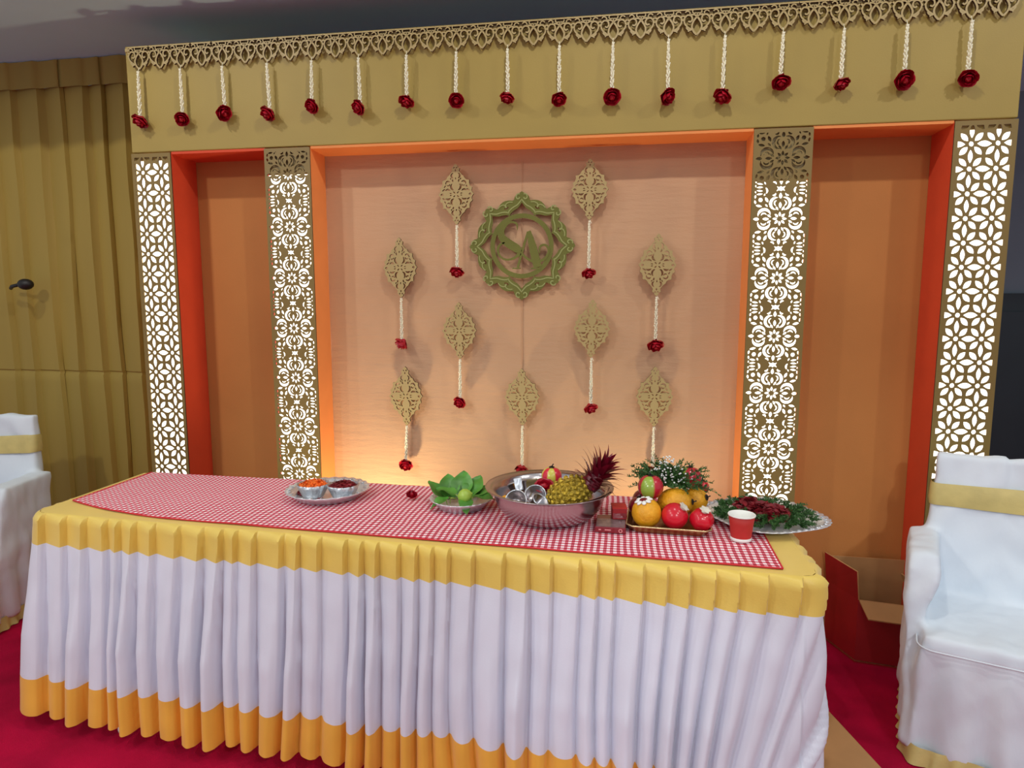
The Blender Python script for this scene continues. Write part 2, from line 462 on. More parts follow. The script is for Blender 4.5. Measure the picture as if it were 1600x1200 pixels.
# ================================================================== BACKDROP
ZT, ZB = 2.745, 2.2635           # fascia top / bottom
DC, DS = 0.165, 0.19             # recess depths
PA, PB, PC, PD = (-2.292, -2.088), (-1.612, -1.388), (0.551, 0.782), (1.305, 1.530)
bd = thing('stage_backdrop', 'ochre and orange stage backdrop with a wide fascia and three recesses', 'backdrop', (0, 0, 0))
bevel(MB().box(PA[0], PD[1], 0.0, 0.26, ZB, ZT).build('fascia', M['fascia'], bd), 0.004)
def lintel(x0, x1, d, m): MB().box(x0, x1, 0.004, d, ZB - 0.012, ZB - 0.0005).build('lintel', m, bd)
lintel(PB[1], PC[0], DC, M['orange']); lintel(PA[1], PB[0], DS, M['redorange']); lintel(PC[1], PD[0], DS, M['orange'])
# recess back panels
def centre_panel():
    x0, x1 = PB[1] - 0.02, PC[0] + 0.02; nx, nz = 90, 80; v = []; f = []
    for j in range(nz + 1):
        for i in range(nx + 1):
            x = x0 + (x1 - x0) * i / nx; z = 0.0 + (ZB - 0.0) * j / nz
            y = DC - 0.004 + 0.0035 * noise.noise((x * 2.2, 0.0, z * 5.5)) + 0.002 * noise.noise((x * 9, 3, z * 3))
            v.append((x, y, z))
    for j in range(nz):
        for i in range(nx): a = j * (nx + 1) + i; f.append((a, a + 1, a + nx + 2, a + nx + 1))
    MB().add(v, f).build('fabric_panel', M['peach'], bd, True)
    MB().box(x0, x1, DC + 0.006, DC + 0.03, 0, ZB).build('backing_board', M['wood'], bd)
    for x in (-0.432,):
        MB().tube([(x, DC - 0.006, 0.02), (x + 0.002, DC - 0.007, 1.1), (x, DC - 0.006, 2.2)], 0.0022, 5).build('seam', M['peach'], bd)
centre_panel()
MB().box(PA[1] - 0.02, PB[0] + 0.02, DS, DS + 0.03, 0, ZB).build('fabric_panel', M['rust'], bd)
MB().box(PC[1] - 0.02, PD[0] + 0.02, DS, DS + 0.03, 0, ZB).build('fabric_panel', M['rust'], bd)

# pattern 1: petal lattice
def petal_lattice(w, h, pitch, first):
    hw = w / 2 - 0.015; polys = [rect(-w / 2, w / 2, 0, h)]; z1 = h - 0.018; z0 = 0.03
    xs = [(-1.5 + k) * pitch for k in range(4)]; rows = int(h / pitch) + 2
    H = []
    for r in range(-1, rows):
        z = h - first - r * pitch
        for x in xs:
            H.append(circ(x, z, 0.105 * pitch, 8))
            H.append(lens(x + pitch / 2, z, 0, 0.58 * pitch, 0.25 * pitch))
            H.append(lens(x, z + pitch / 2, 90, 0.58 * pitch, 0.21 * pitch))
            for sx in (1, -1):
                for sz in (1, -1):
                    H.append(lens(x + sx * 0.275 * pitch, z + sz * 0.275 * pitch, 45 * sx * sz, 0.46 * pitch, 0.235 * pitch))
    for p in H:
        q = clip(p, -hw, hw, z0, z1)
        if q and abs(sum(q[i - 1][0] * q[i][1] - q[i][0] * q[i - 1][1] for i in range(len(q)))) > 5e-5: polys.append(q)
    return polys

# pattern 2: flower lattice
def flower_lattice(w, h, first):
    a = 0.106 * w / 0.232; P = 2.30
    H = []
    for k in range(8): H.append(lens(0.18 * cos(R(k * 45)), 0.18 * sin(R(k * 45)), k * 45, 0.19, 0.10, n=6, tear=-0.2))
    for q in range(4):
        S = [lens(0, 0.52, 90, 0.26, 0.12), lens(0.115, 0.40, 56, 0.19, 0.085), mirx(lens(0.115, 0.40, 56, 0.19, 0.085)),
             crescent(0.13, 0.585, 0.235, -88, 100, 0.125, 9), mirx(crescent(0.13, 0.585, 0.235, -88, 100, 0.125, 9)),
             crescent(0.11, 0.60, 0.115, -80, 85, 0.07), mirx(crescent(0.11, 0.60, 0.115, -80, 85, 0.07)),
             lens(0, 0.885, 90, 0.24, 0.13, tear=-0.2)]
        H += [rot2(s, q * 90) for s in S]
    H.append([(-0.17, 1.05), (-0.06, 1.09), (0, 1.05), (0.06, 1.09), (0.17, 1.05), (0.11, 1.15), (0.17, 1.25), (0.06, 1.21), (0, 1.25), (-0.06, 1.21), (-0.17, 1.25), (-0.11, 1.15)])
    Q = [circ(0.745, 0.735, 0.085, 8), lens(0.515, 0.735, 62, 0.24, 0.115), lens(0.80, 0.505, 12, 0.26, 0.10), lens(0.945, 0.655, 78, 0.17, 0.085), lens(0.515, 0.515, 45, 0.15, 0.075),
         lens(0.945, 0.86, 100, 0.15, 0.075), crescent(0.27, 0.985, 0.09, 175, 300, 0.075), crescent(0.345, 1.15, 0.085, 110, 250, 0.08),
         lens(0.79, 0.955, -8, 0.27, 0.085), crescent(0.66, 1.075, 0.15, 120, 225, 0.085), lens(0.79, 1.085, 4, 0.26, 0.075), lens(0.945, 1.035, 85, 0.10, 0.06), lens(0.60, 0.93, 120, 0.13, 0.07)]
    for s in Q:
        for sx in (0, 1):
            for sy in (0, 1):
                t = mirx(s) if sx else s; t = miry(t) if sy else t; H.append(t)
    H = separate(H, 0.014, P)
    polys = [rect(-w / 2, w / 2, 0, h)]; hw = w / 2 - 0.010
    n = int(h / (P * a)) + 2
    for r in range(-1, n):
        z = h - first - r * P * a
        for s in H:
            q = clip([(x * a, y * a + z) for x, y in s], -hw, hw, 0.03, h - 0.016)
            if q and abs(sum(q[i - 1][0] * q[i][1] - q[i][0] * q[i - 1][1] for i in range(len(q)))) > 1.2e-5: polys.append(q)
    return polys

H_L = ZB - 0.006
PET = {}
def light_pillar(px, kind, label, left_m, right_m, depth, lit_top):
    x0, x1 = px; w = x1 - x0; xc = (x0 + x1) / 2
    t = thing('light_pillar', label, 'pillar', (xc, 0, 0), group='lit lattice pillars')
    key = (kind, round(w, 3))
    if key not in PET:
        PET[key] = plate_mesh('lattice_panel', petal_lattice(w, H_L, 0.0955, 0.088) if kind == 'petal' else flower_lattice(w, H_L, 0.118), 0.006, M['lattice'])
    link('lattice_panel', PET[key], t)
    hw = w / 2
    MB().box(-hw + 0.012, hw - 0.012, 0.009, 0.014, 0.03, lit_top).build('diffuser', M['diffuser'], t)
    MB().box(-hw + 0.012, hw - 0.012, 0.009, 0.014, lit_top + 0.001, H_L - 0.004).build('unlit_top_board', M['gold_board'], t)  # tan board stands in for the dim pillar top the light doesn't reach
    MB().box(-hw, -hw + 0.012, 0.0005, depth, 0, H_L).build('side_board', left_m, t)
    MB().box(hw - 0.012, hw, 0.0005, depth, 0, H_L).build('side_board', right_m, t)
    return t
light_pillar(PA, 'petal', 'lit petal lattice pillar at the far left beside the olive drape', M['fascia'], M['redorange'], DS - 0.002, 2.225)
light_pillar(PB, 'flower', 'lit flower lattice pillar on the left side of the peach panel', M['redorange'], M['orange'], DC - 0.012, 2.14)
light_pillar(PC, 'flower', 'lit flower lattice pillar on the right side of the peach panel', M['orange'], M['orange'], DC - 0.012, 2.05)
light_pillar(PD, 'petal', 'lit petal lattice pillar at the far right behind the white chair', M['redorange'], M['fascia'], DS - 0.002, 2.225)

# ------------------------------------------------------------------ scalloped border along the fascia
def border_motif():
    mb = MB(); k = 0.1105 / 240.0
    def st(pts, w, n=5): mb.ribbon([(x * k, (215 - y) * k) + ((q[0] * k,) if q else ()) for x, y, *q in smooth_path(pts, n)], w * k, -0.009, 0, 1)
    for s in (1, -1):
        st([(0, 62), (s * 26, 95), (s * 42, 138), (s * 30, 180), (0, 214)], 16)
        st([(s * 34, 172), (s * 72, 152), (s * 103, 118), (s * 108, 78), (s * 84, 48), (s * 50, 54), (s * 40, 84), (s * 56, 104), (s * 74, 96)], 14)
        st([(0, 66), (s * 20, 48), (s * 55, 44)], 13)
        st([(s * 36, 162), (s * 58, 174), (s * 80, 164), (s * 90, 146)], 13)
        st([(s * 60, 172), (s * 74, 186)], 11)
        st([(s * 100, 64), (s * 120, 50)], 15); st([(s * 104, 92), (s * 120, 86)], 15)
        st([(s * 8, 30), (s * 26, 36), (s * 40, 22), (s * 34, 4)], 10)
        st([(s * 66, 44), (s * 62, 26), (s * 84, 14), (s * 104, 26)], 10)
    st([(-120.5, 4), (0, 4), (120.5, 4)], 12, 2)
    st([(0, 30), (0, 62)], 10, 2)
    return mb.mesh('border_motif', [M['gold_board'], M['cut_edge']])
bt = thing('scalloped_border', 'gold fretwork scalloped border along the top of the ochre fascia', 'border', (0, -0.012, 2.632))
bm_me = border_motif()
SX = [-2.208, -1.994, -1.785, -1.566, -1.353, -1.134, -0.915, -0.693, -0.470, -0.250, -0.028, 0.196, 0.418, 0.641, 0.868, 1.097, 1.325]
mx = []
for i, x in enumerate(SX):
    mx.append(x)
    if i < len(SX) - 1: mx.append((x + SX[i + 1]) / 2)
mx.append(1.436)
for x in mx:
    o = link('motif', bm_me, bt); o.location = (x, 0, 0)
MB().box(-2.285, 1.49, 0.001, 0.011, 0.085, 0.098).build('mounting_strip', M['gold_board'], bt)

# ------------------------------------------------------------------ roses and jasmine strings
def rose_mesh():
    mb = MB(); rnd = random.Random(5)
    for L, (n, r, h, open_) in enumerate(((3, 0.009, 0.036, 0.0), (4, 0.016, 0.037, 0.10), (5, 0.023, 0.034, 0.22), (5, 0.028, 0.030, 0.55))):
        for k in range(n):
            a0 = 2 * pi * k / n + L * 0.7 + rnd.uniform(-.2, .2); span = 2 * pi / n * 0.78
            v = []; f = []; N = 5
            for j in range(N):
                for i in range(N):
                    u = i / (N - 1) * 2 - 1; t = j / (N - 1)
                    rr = r * (0.25 + 0.95 * sin(t * 1.9)) + open_ * 0.014 * t ** 2.5
                    zz = -0.016 + h * t * (1 - 0.25 * u * u * t) - open_ * 0.012 * t ** 4
                    a = a0 + u * span * (1 - 0.25 * t * t)
                    v.append((rr * cos(a) + rnd.uniform(-.0012, .0012), rr * sin(a) + rnd.uniform(-.0012, .0012), zz + rnd.uniform(-.0035, .0035)))
            for j in range(N - 1):
                for i in range(N - 1): q = j * N + i; f.append((q, q + 1, q + N + 1, q + N))
            mb.add(v, f)
    mb.ball((0, 0, 0.0), 0.017, 8, 6, (1, 1, 1.1))
    me = mb.mesh('rose', [M['rose']], True); return me
ROSE = rose_mesh()
def garland_mesh(length, seed):
    mb = MB(); rnd = random.Random(seed); n = int(length / 0.0105)
    mb.tube([(0, 0, 0), (0, 0, -length)], 0.0022, 5)
    for i in range(n):
        z = -length * (i + 0.5) / n; ta = min(1.0, 0.45 + i / n * 1.2)
        for k in range(3):
            a = i * 1.3 + k * 2 * pi / 3 + rnd.uniform(-.3, .3)
            X = Matrix.Translation((0.0048 * ta * cos(a), 0.0048 * ta * sin(a), z)) @ Matrix.Rotation(a, 4, 'Z') @ Matrix.Rotation(rnd.uniform(0.1, 0.5), 4, 'Y')
            mb.X = X; mb.ball((0, 0, 0), 0.0036, 5, 4, (1, 1, 2.3)); mb.X = Matrix.Identity(4)
    return mb.mesh('jasmine_string', [M['jasmine']], True)
GAR = [garland_mesh(0.19, s) for s in range(3)]
GAR2 = [garland_mesh(0.205, s + 9) for s in range(3)]
ORD = ['first', 'second', 'third', 'fourth', 'fifth', 'sixth', 'seventh', 'eighth', 'ninth', 'tenth', 'eleventh', 'twelfth', 'thirteenth', 'fourteenth', 'fifteenth', 'sixteenth', 'seventeenth']
RZ = [2.399, 2.398, 2.415, 2.405, 2.426, 2.411, 2.428, 2.42, 2.423, 2.405, 2.404, 2.394, 2.388, 2.429, 2.412, 2.413, 2.408]
TZ = 2.618
rnd = random.Random(21)
def rose_part(parent, loc):
    r = link('rose', ROSE, parent); r.location = loc
    r.rotation_euler = (R(rnd.uniform(120, 160)), R(rnd.uniform(-30, 30)), R(rnd.uniform(-40, 40)))
    s = rnd.uniform(0.80, 0.96); r.scale = (s, s * rnd.uniform(.9, 1.1), s * 1.45)
    r['label'] = 'dark red rose bloom'
    return r
for i, x in enumerate(SX):
    t = thing('flower_string', 'white jasmine string with a red rose under the gold border, %s from the left' % ORD[i], 'flower string', (x, -0.032, TZ), group='jasmine strings under the gold border')
    ln = TZ - RZ[i] - 0.018
    g = link('jasmine_garland', GAR[i % 3], t); g.scale = (1.05, 1.05, ln / 0.19); g.rotation_euler = (R(rnd.uniform(-1, 2)), R(rnd.uniform(-1.5, 1.5)), 0)
    MB().tube([(0, 0, 0), (0, 0.012, 0.022)], 0.0012, 4).build('thread', M['jasmine'], t)
    rose_part(t, (0, -0.004, RZ[i] - TZ))

# ------------------------------------------------------------------ hanging filigree ornaments
def filigree_polys():
    W, Hh = 0.085, 0.137
    q = [(0, 1.0), (.10, .95), (.13, .89), (.23, .86), (.19, .77), (.27, .70), (.36, .63), (.45, .60), (.50, .53), (.60, .47), (.76, .46), (.75, .36), (.80, .27), (.92, .22), (.87, .12), (.92, .06), (1.0, 0)]
    ring = q + [(x, -y) for x, y in q[-2::-1]] + [(-x, -y) for x, y in q[1:]] + [(-x, y) for x, y in q[-2:0:-1]]
    Q = [circ(0.075, 1.40, 0.045, 6), crescent(0.10, 0.99, 0.14, -80, 80, 0.10), crescent(0.075, 0.42, 0.20, -80, 50, 0.11), lens(0.17, 0.73, 78, 0.17, 0.085), lens(0.105, 0.10, 43, 0.15, 0.065),
         crescent(0.435, 0.565, 0.135, -20, 150, 0.085), crescent(0.435, 0.565, 0.105, 185, 320, 0.07), crescent(0.47, 0.06, 0.20, 48, 140, 0.10), lens(0.69, 0.24, -30, 0.22, 0.085),
         lens(0.36, 0.30, 15, 0.20, 0.07), lens(0.62, 0.42, -55, 0.17, 0.07), lens(0.275, 0.82, 55, 0.13, 0.06), lens(0.30, 0.055, 10, 0.13, 0.055)]
    HH = [lens(0, 1.26, 90, .13, .08), lens(0, -1.26, 90, .13, .08), lens(0.80, 0, 0, 0.17, 0.12), lens(-0.80, 0, 0, 0.17, 0.12), lens(0, 0.84, 90, .13, .065), lens(0, -0.84, 90, .13, .065)]
    for s in Q:
        for sx in (0, 1):
            for sy in (0, 1):
                t = mirx(s) if sx else s; t = miry(t) if sy else t; HH.append(t)
    HH = separate(HH, 0.012, None, [[(x, y * Hh / W) for x, y in ring]])
    return [[(x * W, y * Hh) for x, y in ring]] + [[(x * W, y * W) for x, y in s] for s in HH]

FIL = plate_mesh('filigree_plaque', filigree_polys(), 0.011, M['gold_board'])
ORN = [(-0.734, 2.186, 1.913, 1.700, 'top row left, above the monogram\'s left side'), (-0.121, 2.189, 1.922, 1.689, 'top row right, above the monogram\'s right side'),
       (-1.010, 1.859, 1.578, 1.360, 'second row, far left'), (0.184, 1.857, 1.582, 1.365, 'second row, far right'),
       (-0.725, 1.556, 1.289, 1.082, 'third row left, below the monogram'), (-0.103, 1.568, 1.302, 1.069, 'third row right, below the monogram'),
       (-0.994, 1.248, 0.960, 0.766, 'bottom row left'), (-0.425, 1.247, 0.976, 0.763, 'bottom row centre, above the steel basin'), (0.186, 1.265, 0.988, 0.778, 'bottom row right, above the fruit tray')]
for i, (x, za, zb, zr, where) in enumerate(ORN):
    zc = (za + zb) / 2; s = (za - zb) / 0.274
    t = thing('filigree_ornament', 'gold filigree plaque with jasmine and rose drop, ' + where, 'ornament', (x, 0.122, zc), group='filigree ornaments on the peach panel')
    o = link('plaque', FIL, t); o.scale = (0.98, 1, s); o.rotation_euler = (0, R(rnd.uniform(-1.5, 1.5)), 0)
    ln = zb - zr - 0.018
    g = link('jasmine_garland', GAR2[i % 3], t); g.location = (0, -0.004, zb - zc - 0.004); g.scale = (1, 1, ln / 0.205)
    if i == 6: g.rotation_euler = (0, R(2.5), 0)
    MB().tube([(0, -0.006, zb - zc + 0.006), (0.006, -0.010, zb - zc - 0.006), (0.010, -0.012, zb - zc - 0.016)], 0.0012, 4).build('thread', M['jasmine'], t)
    MB().tube([(0, 0.0, 0.118 * s), (0, 0.036, 0.116 * s)], 0.0014, 4).build('pin', M['dark'], t)
    rose_part(t, (-0.006 if i == 6 else 0, -0.008, zr - zc))

# ------------------------------------------------------------------ SA monogram
def wreath_curves():
    def fold(th):
        a = th % (pi / 4); return min(a, pi / 4 - a) / (pi / 8)       # 0 at a node, 1 midway
    def outer(th):
        q = fold(th); main = round(th / (pi / 4)) % 2 == 0
        n0 = 1.0 if main else 0.965
        if q < 0.10: return n0 - (0.25 if main else 0.1) * q
        if q < 0.36: return n0 - 0.03 - 0.05 * ((q - 0.10) / 0.26) ** 2
        if q < 0.46: return n0 - 0.08 - 0.075 * (q - 0.36) / 0.10
        return (n0 - 0.155) + (0.885 - n0 + 0.155) * sin((q - 0.46) / 0.54 * pi / 2)
    def inner(th):
        q = fold(th); return 0.595 + 0.125 * (1 - q) ** 0.62 + 0.075 * max(0, 1 - q / 0.34) ** 1.6
    def rib(th):
        q = fold(th); return 0.655 + 0.12 * (1 - q) ** 0.62 + 0.075 * max(0, 1 - q / 0.34) ** 1.6
    return outer, inner, rib
def monogram():
    t = thing('monogram_emblem', 'round mirror gold SA monogram emblem with scrolled wreath rim', 'emblem', (-0.431, 0.142, 1.813))
    Rr = 0.247
    outer, inner, rib = wreath_curves()
    N = 256
    polys = [[(Rr * outer(2 * pi * k / N) * cos(2 * pi * k / N), Rr * outer(2 * pi * k / N) * sin(2 * pi * k / N)) for k in range(N)],
             [(Rr * inner(2 * pi * k / N) * cos(2 * pi * k / N), Rr * inner(2 * pi * k / N) * sin(2 * pi * k / N)) for k in range(N)]]
    for k in range(8):
        polys.append(rot2([(x * Rr, y * Rr) for x, y in lens(0.755, 0, 90, 0.10, 0.045)], k * 45 + 22.5))
    link('wreath', plate_mesh('wreath', polys, 0.006, M['mirror_gold']), t)
    mb = MB()
    mb.ribbon([(Rr * rib(2 * pi * k / N) * cos(2 * pi * k / N), Rr * rib(2 * pi * k / N) * sin(2 * pi * k / N)) for k in range(N + 1)], 0.016 * Rr * 1.3, -0.010, -0.006)
    for k in range(8):
        for s in (1, -1):
            pts = []
            for j in range(15):
                u = j / 14; aa = s * (-0.5 + u * 5.0); r = 0.06 * (1 - 0.6 * u)
                pts.append(rot2([(Rr * (0.895 + r * cos(aa) * 1.0), Rr * s * (0.062 + r * sin(aa) * s * 0.9))], k * 45)[0])
            mb.ribbon(pts, 0.022 * Rr, -0.010, -0.006)
        for s in (1, -1):
            pts = smooth_path([rot2([(Rr * x, Rr * s * y)], k * 45)[0] for x, y in ((0.80, 0.17), (0.80, 0.24), (0.76, 0.30), (0.70, 0.285))], 4)
            mb.ribbon(pts, 0.018 * Rr, -0.010, -0.006)
    mb.build('scroll_ribs', M['mirror_rib'], t)
    mb = MB(); mb.ribbon([(Rr * 0.555 * cos(2 * pi * k / 96), Rr * 0.555 * sin(2 * pi * k / 96)) for k in range(97)], 0.085 * Rr, -0.007, -0.001)
    mb.build('ring', M['mirror_gold'], t)
    u = Rr / 510.0
    def stroke(pts, name):
        mb = MB(); first = True
        for P in pts:
            mb.ribbon([((x - 615) * u, (600 - y) * u, w * u) for x, y, w in smooth_path(P, 6)], 0.01, -0.012, -0.004)
        mb.build(name, M['mirror_gold'], t)
    stroke([[(572, 452, 5), (571, 405, 16), (556, 384, 22), (510, 376, 20), (455, 398, 46), (418, 455, 62), (428, 520, 70), (500, 582, 80), (566, 622, 78), (592, 662, 52), (566, 698, 26), (510, 724, 20), (446, 722, 18), (400, 684, 20), (386, 634, 22), (404, 588, 22), (452, 566, 10)]], 'letter_S')
    stroke([[(674, 472, 20), (630, 620, 22), (578, 803, 22)], [(682, 462, 40), (725, 620, 76), (770, 800, 78)], [(526, 810, 12), (606, 810, 12)], [(704, 812, 14), (800, 812, 14)],
            [(608, 655, 18), (655, 708, 22), (735, 748, 24), (828, 728, 24), (872, 664, 22), (864, 612, 22), (826, 592, 20), (790, 614, 18), (788, 668, 10)]], 'letter_A')
    for a in (45, 135, 225, 315):
        MB().tube([(Rr * 0.9 * cos(R(a)), 0, Rr * 0.9 * sin(R(a))), (Rr * 0.9 * cos(R(a)), 0.018, Rr * 0.9 * sin(R(a)))], 0.003, 6).build('stand_off', M['dark'], t)
monogram()

# ================================================================== TABLE
TH = 0.79
FL, FR, BR, BL = Vector((-2.095, -0.880)), Vector((0.578, -1.052)), Vector((0.582, -0.375)), Vector((-2.060, -0.312))
def inset(d):
    c = (FL + FR + BR + BL) / 4; out = []
    for p in (FL, FR, BR, BL):
        out.append(Vector((p.x + (d if p.x < c.x else -d), p.y + (d if p.y < c.y else -d))))
    return out
tb = thing('banquet_table', 'long banquet table hidden under yellow and white cloth', 'table', (0, 0, 0))
ip = inset(0.02)
mb = MB(); mb.add([(p.x, p.y, TH - 0.04) for p in ip] + [(p.x, p.y, TH - 0.008) for p in ip], [(3, 2, 1, 0), (4, 5, 6, 7), (0, 1, 5, 4), (1, 2, 6, 5), (2, 3, 7, 6), (3, 0, 4, 7)])
mb.build('tabletop', M['wood'], tb)
for x, y in ((-1.74, -0.855), (-1.74, -0.40), (-0.85, -0.86), (-0.85, -0.43), (-0.65, -0.88), (-0.65, -0.43), (0.42, -0.96), (0.42, -0.46)):
    fy = y - 0.078 if y < -0.6 else y + 0.02
    MB().tube([(x, fy, 0.02), (x, y, TH - 0.041)], 0.014, 8).build('leg', M['steel_leg'], tb, True)
    mb = MB(); mb.X = Matrix.Translation((x, fy, 0)); mb.lathe([(0.001, 0.0005), (0.022, 0.0005), (0.023, 0.012), (0.018, 0.032), (0.001, 0.034)], 14); mb.build('foot', M['cup_white'], tb, True)

# rounded path of the table edge, from back left round the front to back right
def edge_path(step=0.0034):
    raw = [BL, FL, FR, BR]; r = 0.05; pts = []
    pts.append(raw[0])
    for i in (1, 2):
        a, b, c = raw[i - 1], raw[i], raw[i + 1]; d1 = (a - b).normalized(); d2 = (c - b).normalized()
        p0 = b + d1 * r; p2 = b + d2 * r
        for k in range(9):
            t = k / 8; pts.append(p0 * (1 - t) ** 2 + b * 2 * t * (1 - t) + p2 * t * t)
    pts.append(raw[3])
    out = []; s = 0.0
    L = [0]
    for i in range(1, len(pts)): L.append(L[-1] + (pts[i] - pts[i - 1]).length)
    n = int(L[-1] / step); j = 0
    for k in range(n + 1):
        d = L[-1] * k / n
        while j < len(L) - 2 and L[j + 1] < d: j += 1
        t = (d - L[j]) / max(1e-9, L[j + 1] - L[j]); out.append((pts[j].lerp(pts[j + 1], t), d))
    res = []
    for k in range(n + 1):
        a = out[max(k - 4, 0)][0]; b = out[min(k + 4, n)][0]; d = (b - a).normalized(); res.append((out[k][0], Vector((d.y, -d.x)), out[k][1]))
    return res
EP = edge_path()
s_c1 = (FL - BL).length; s_c2 = s_c1 + (FR - FL).length; s_end = EP[-1][2]
prn = random.Random(11)
pleat_edges = [-0.1]
while pleat_edges[-1] < s_end + 0.8:
    pleat_edges.append(pleat_edges[-1] + prn.choice((0.055, 0.065, 0.075, 0.082, 0.095)) * prn.uniform(0.92, 1.08))
pl_amp = [prn.uniform(0.5, 1.35) for _ in pleat_edges]; pl_ph = [prn.uniform(-0.4, 0.4) for _ in pleat_edges]
def pleat(q):
    import bisect
    k = max(0, min(len(pleat_edges) - 2, bisect.bisect_right(pleat_edges, q) - 1))
    return k, (q - pleat_edges[k]) / (pleat_edges[k + 1] - pleat_edges[k])
def skirt_point(p, nrm, s, t):
    """t: 0 at the table edge, 1 at the hem"""
    cd = s - s_c2                                             # distance to the front right corner
    lean = 0.0
    if -0.75 < cd: lean = 0.30 * min(1, (cd + 0.75) / 0.75) ** 2
    if cd > 0: lean = 0.30 * max(0.0, 1 - cd / 0.5)
    q = s + lean * t ** 1.7 + 0.030 * t * noise.noise((s * 5.0, t * 1.3, 0))
    k, u = pleat(q)
    knife = (u / 0.92) if u < 0.92 else (1 - u) / 0.08
    knife = knife * knife * (3 - 2 * knife) if u >= 0.92 else knife ** 1.3
    wave = 0.5 - 0.5 * cos(2 * pi * (u + 0.08 * sin(2 * pi * u)))
    b = min(1, max(0, (t - 0.06) / 0.55))
    soft = min(1, max(0, (cd + 0.45) / 0.25)) * min(1, max(0, (t - 0.12) / 0.2))
    knife = knife * (1 - soft) + wave * soft
    a_top = 0.024; a_bot = 0.066 * pl_amp[k] * (1 - 0.62 * min(1, max(0, (cd + 0.42) / 0.32)))
    a0, a1 = pl_amp[k], pl_amp[min(k + 1, len(pl_amp) - 1)]
    edge_soft = min(1, u / 0.1, (1 - u) / 0.1)
    A = a_top + (a_bot - a_top) * b * (0.6 + 0.4 * edge_soft)
    off = A * (knife * (1 - 0.5 * b) + wave * 0.5 * b)
    fine = 0.004 * b * noise.noise((s * 26, t * 1.5, 7)) + 0.0022 * noise.noise((s * 14, t * 9, 3))
    flare = 0.012 + 0.055 * t ** 1.1
    if cd > -0.06: flare -= 0.02 * t
    off += flare + fine
    # rounding over the edge
    z = TH - 0.735 * t + 0.008 * noise.noise((s * 3, 0, 4)) * t
    if t < 0.03:
        off *= sqrt(max(0.0, t / 0.03))
        z = TH - 0.0025 - 0.0195 * (t / 0.03) ** 1.4
    P = p + nrm * off
    return (P.x, P.y, z)
ts_band = [0, 0.006, 0.014, 0.03, 0.05, 0.07, 0.09, 0.11, 0.13, 0.15]
ts_white = [0.15 + (0.815 - 0.15) * i / 26 for i in range(27)]
ts_hem = [0.815 + (1 - 0.815) * i / 9 for i in range(10)]
def skirt_strip(ts):
    v = []; f = []; n = len(EP)
    for t in ts:
        for p, nr, s in EP: v.append(skirt_point(p, nr, s, t))
    for i in range(len(ts) - 1):
        for k in range(n - 1): f.append((i * n + k, i * n + k + 1, (i + 1) * n + k + 1, (i + 1) * n + k))
    return MB().add(v, f)
sk = thing('table_skirt', 'pleated white table skirt with yellow top band and gold hem', 'tablecloth', (0, 0, 0))
def top_cloth():
    front = [(p, n_) for p, n_, s in EP][::8]
    n = len(front); v = []; f = []
    rows = 6; c0 = BL; c1 = BR
    for j in range(rows + 1):
        t = j / rows
        for i, (p, n_) in enumerate(front):
            uu = max(0, min(1, (p.x - FL.x) / (FR.x - FL.x))); yb = BL.y + (BR.y - BL.y) * uu
            v.append((p.x, p.y + (max(yb, p.y) - p.y) * t, TH - 0.0025 + 0.0018 * noise.noise((p.x * 9, t * 4, 0)) * min(1, t * 6) * (1 - t)))
    for j in range(rows):
        for i in range(n - 1): f.append((j * n + i, j * n + i + 1, (j + 1) * n + i + 1, (j + 1) * n + i))
    MB().add(v, f).build('top_cloth', M['band'], sk, True)
top_cloth()
o = skirt_strip(ts_band).build('top_band', M['band'], sk, True); md = o.modifiers.new('crease', 'EDGE_SPLIT'); md.split_angle = R(38)
o = skirt_strip(ts_white).build('skirt', M['white'], sk, True)
o = skirt_strip(ts_hem).build('hem_band', M['hem'], sk, True)

# gingham runner
def front_y(x): return FL.y + (FR.y - FL.y) * (x - FL.x) / (FR.x - FL.x)
def back_y(x): return BL.y + (BR.y - BL.y) * (x - BL.x) / (BR.x - BL.x)
def gingham():
    t = thing('gingham_runner', 'red and white gingham cloth laid along the table top', 'tablecloth', (0, 0, 0))
    x0, x1 = -2.055, 0.488; nx, ny = 120, 16; v = []; f = []
    def pt(i, j):
        u = i / nx; w = j / ny; x = x0 + (x1 - x0) * u + 0.022 * w * u
        fy = front_y(x) + 0.030 + (0.105 * max(0, 1 - u / 0.22) ** 2)
        y = fy + (back_y(x) + 0.001 - fy) * w
        z = TH + 0.0022 + 0.0022 * max(0, noise.noise((x * 7 + y * 5, y * 3, 1)))
        return x, y, z
    for j in range(ny + 1):
        for i in range(nx + 1): v.append(pt(i, j))
    for j in range(ny):
        for i in range(nx): a = j * (nx + 1) + i; f.append((a, a + 1, a + nx + 2, a + nx + 1))
    MB().add(v, f).build('cloth', M['gingham'], t, True)
    mb = MB()
    mb.tube([pt(i, 0) for i in range(0, nx + 1, 2)], 0.0028, 5); mb.tube([pt(nx, j) for j in range(ny + 1)], 0.0028, 5); mb.tube([pt(0, j) for j in range(ny + 1)], 0.0028, 5)
    mb.build('red_piping', M['ging_edge'], t, True)
gingham()
ZI = TH + 0.0055          # where things stand

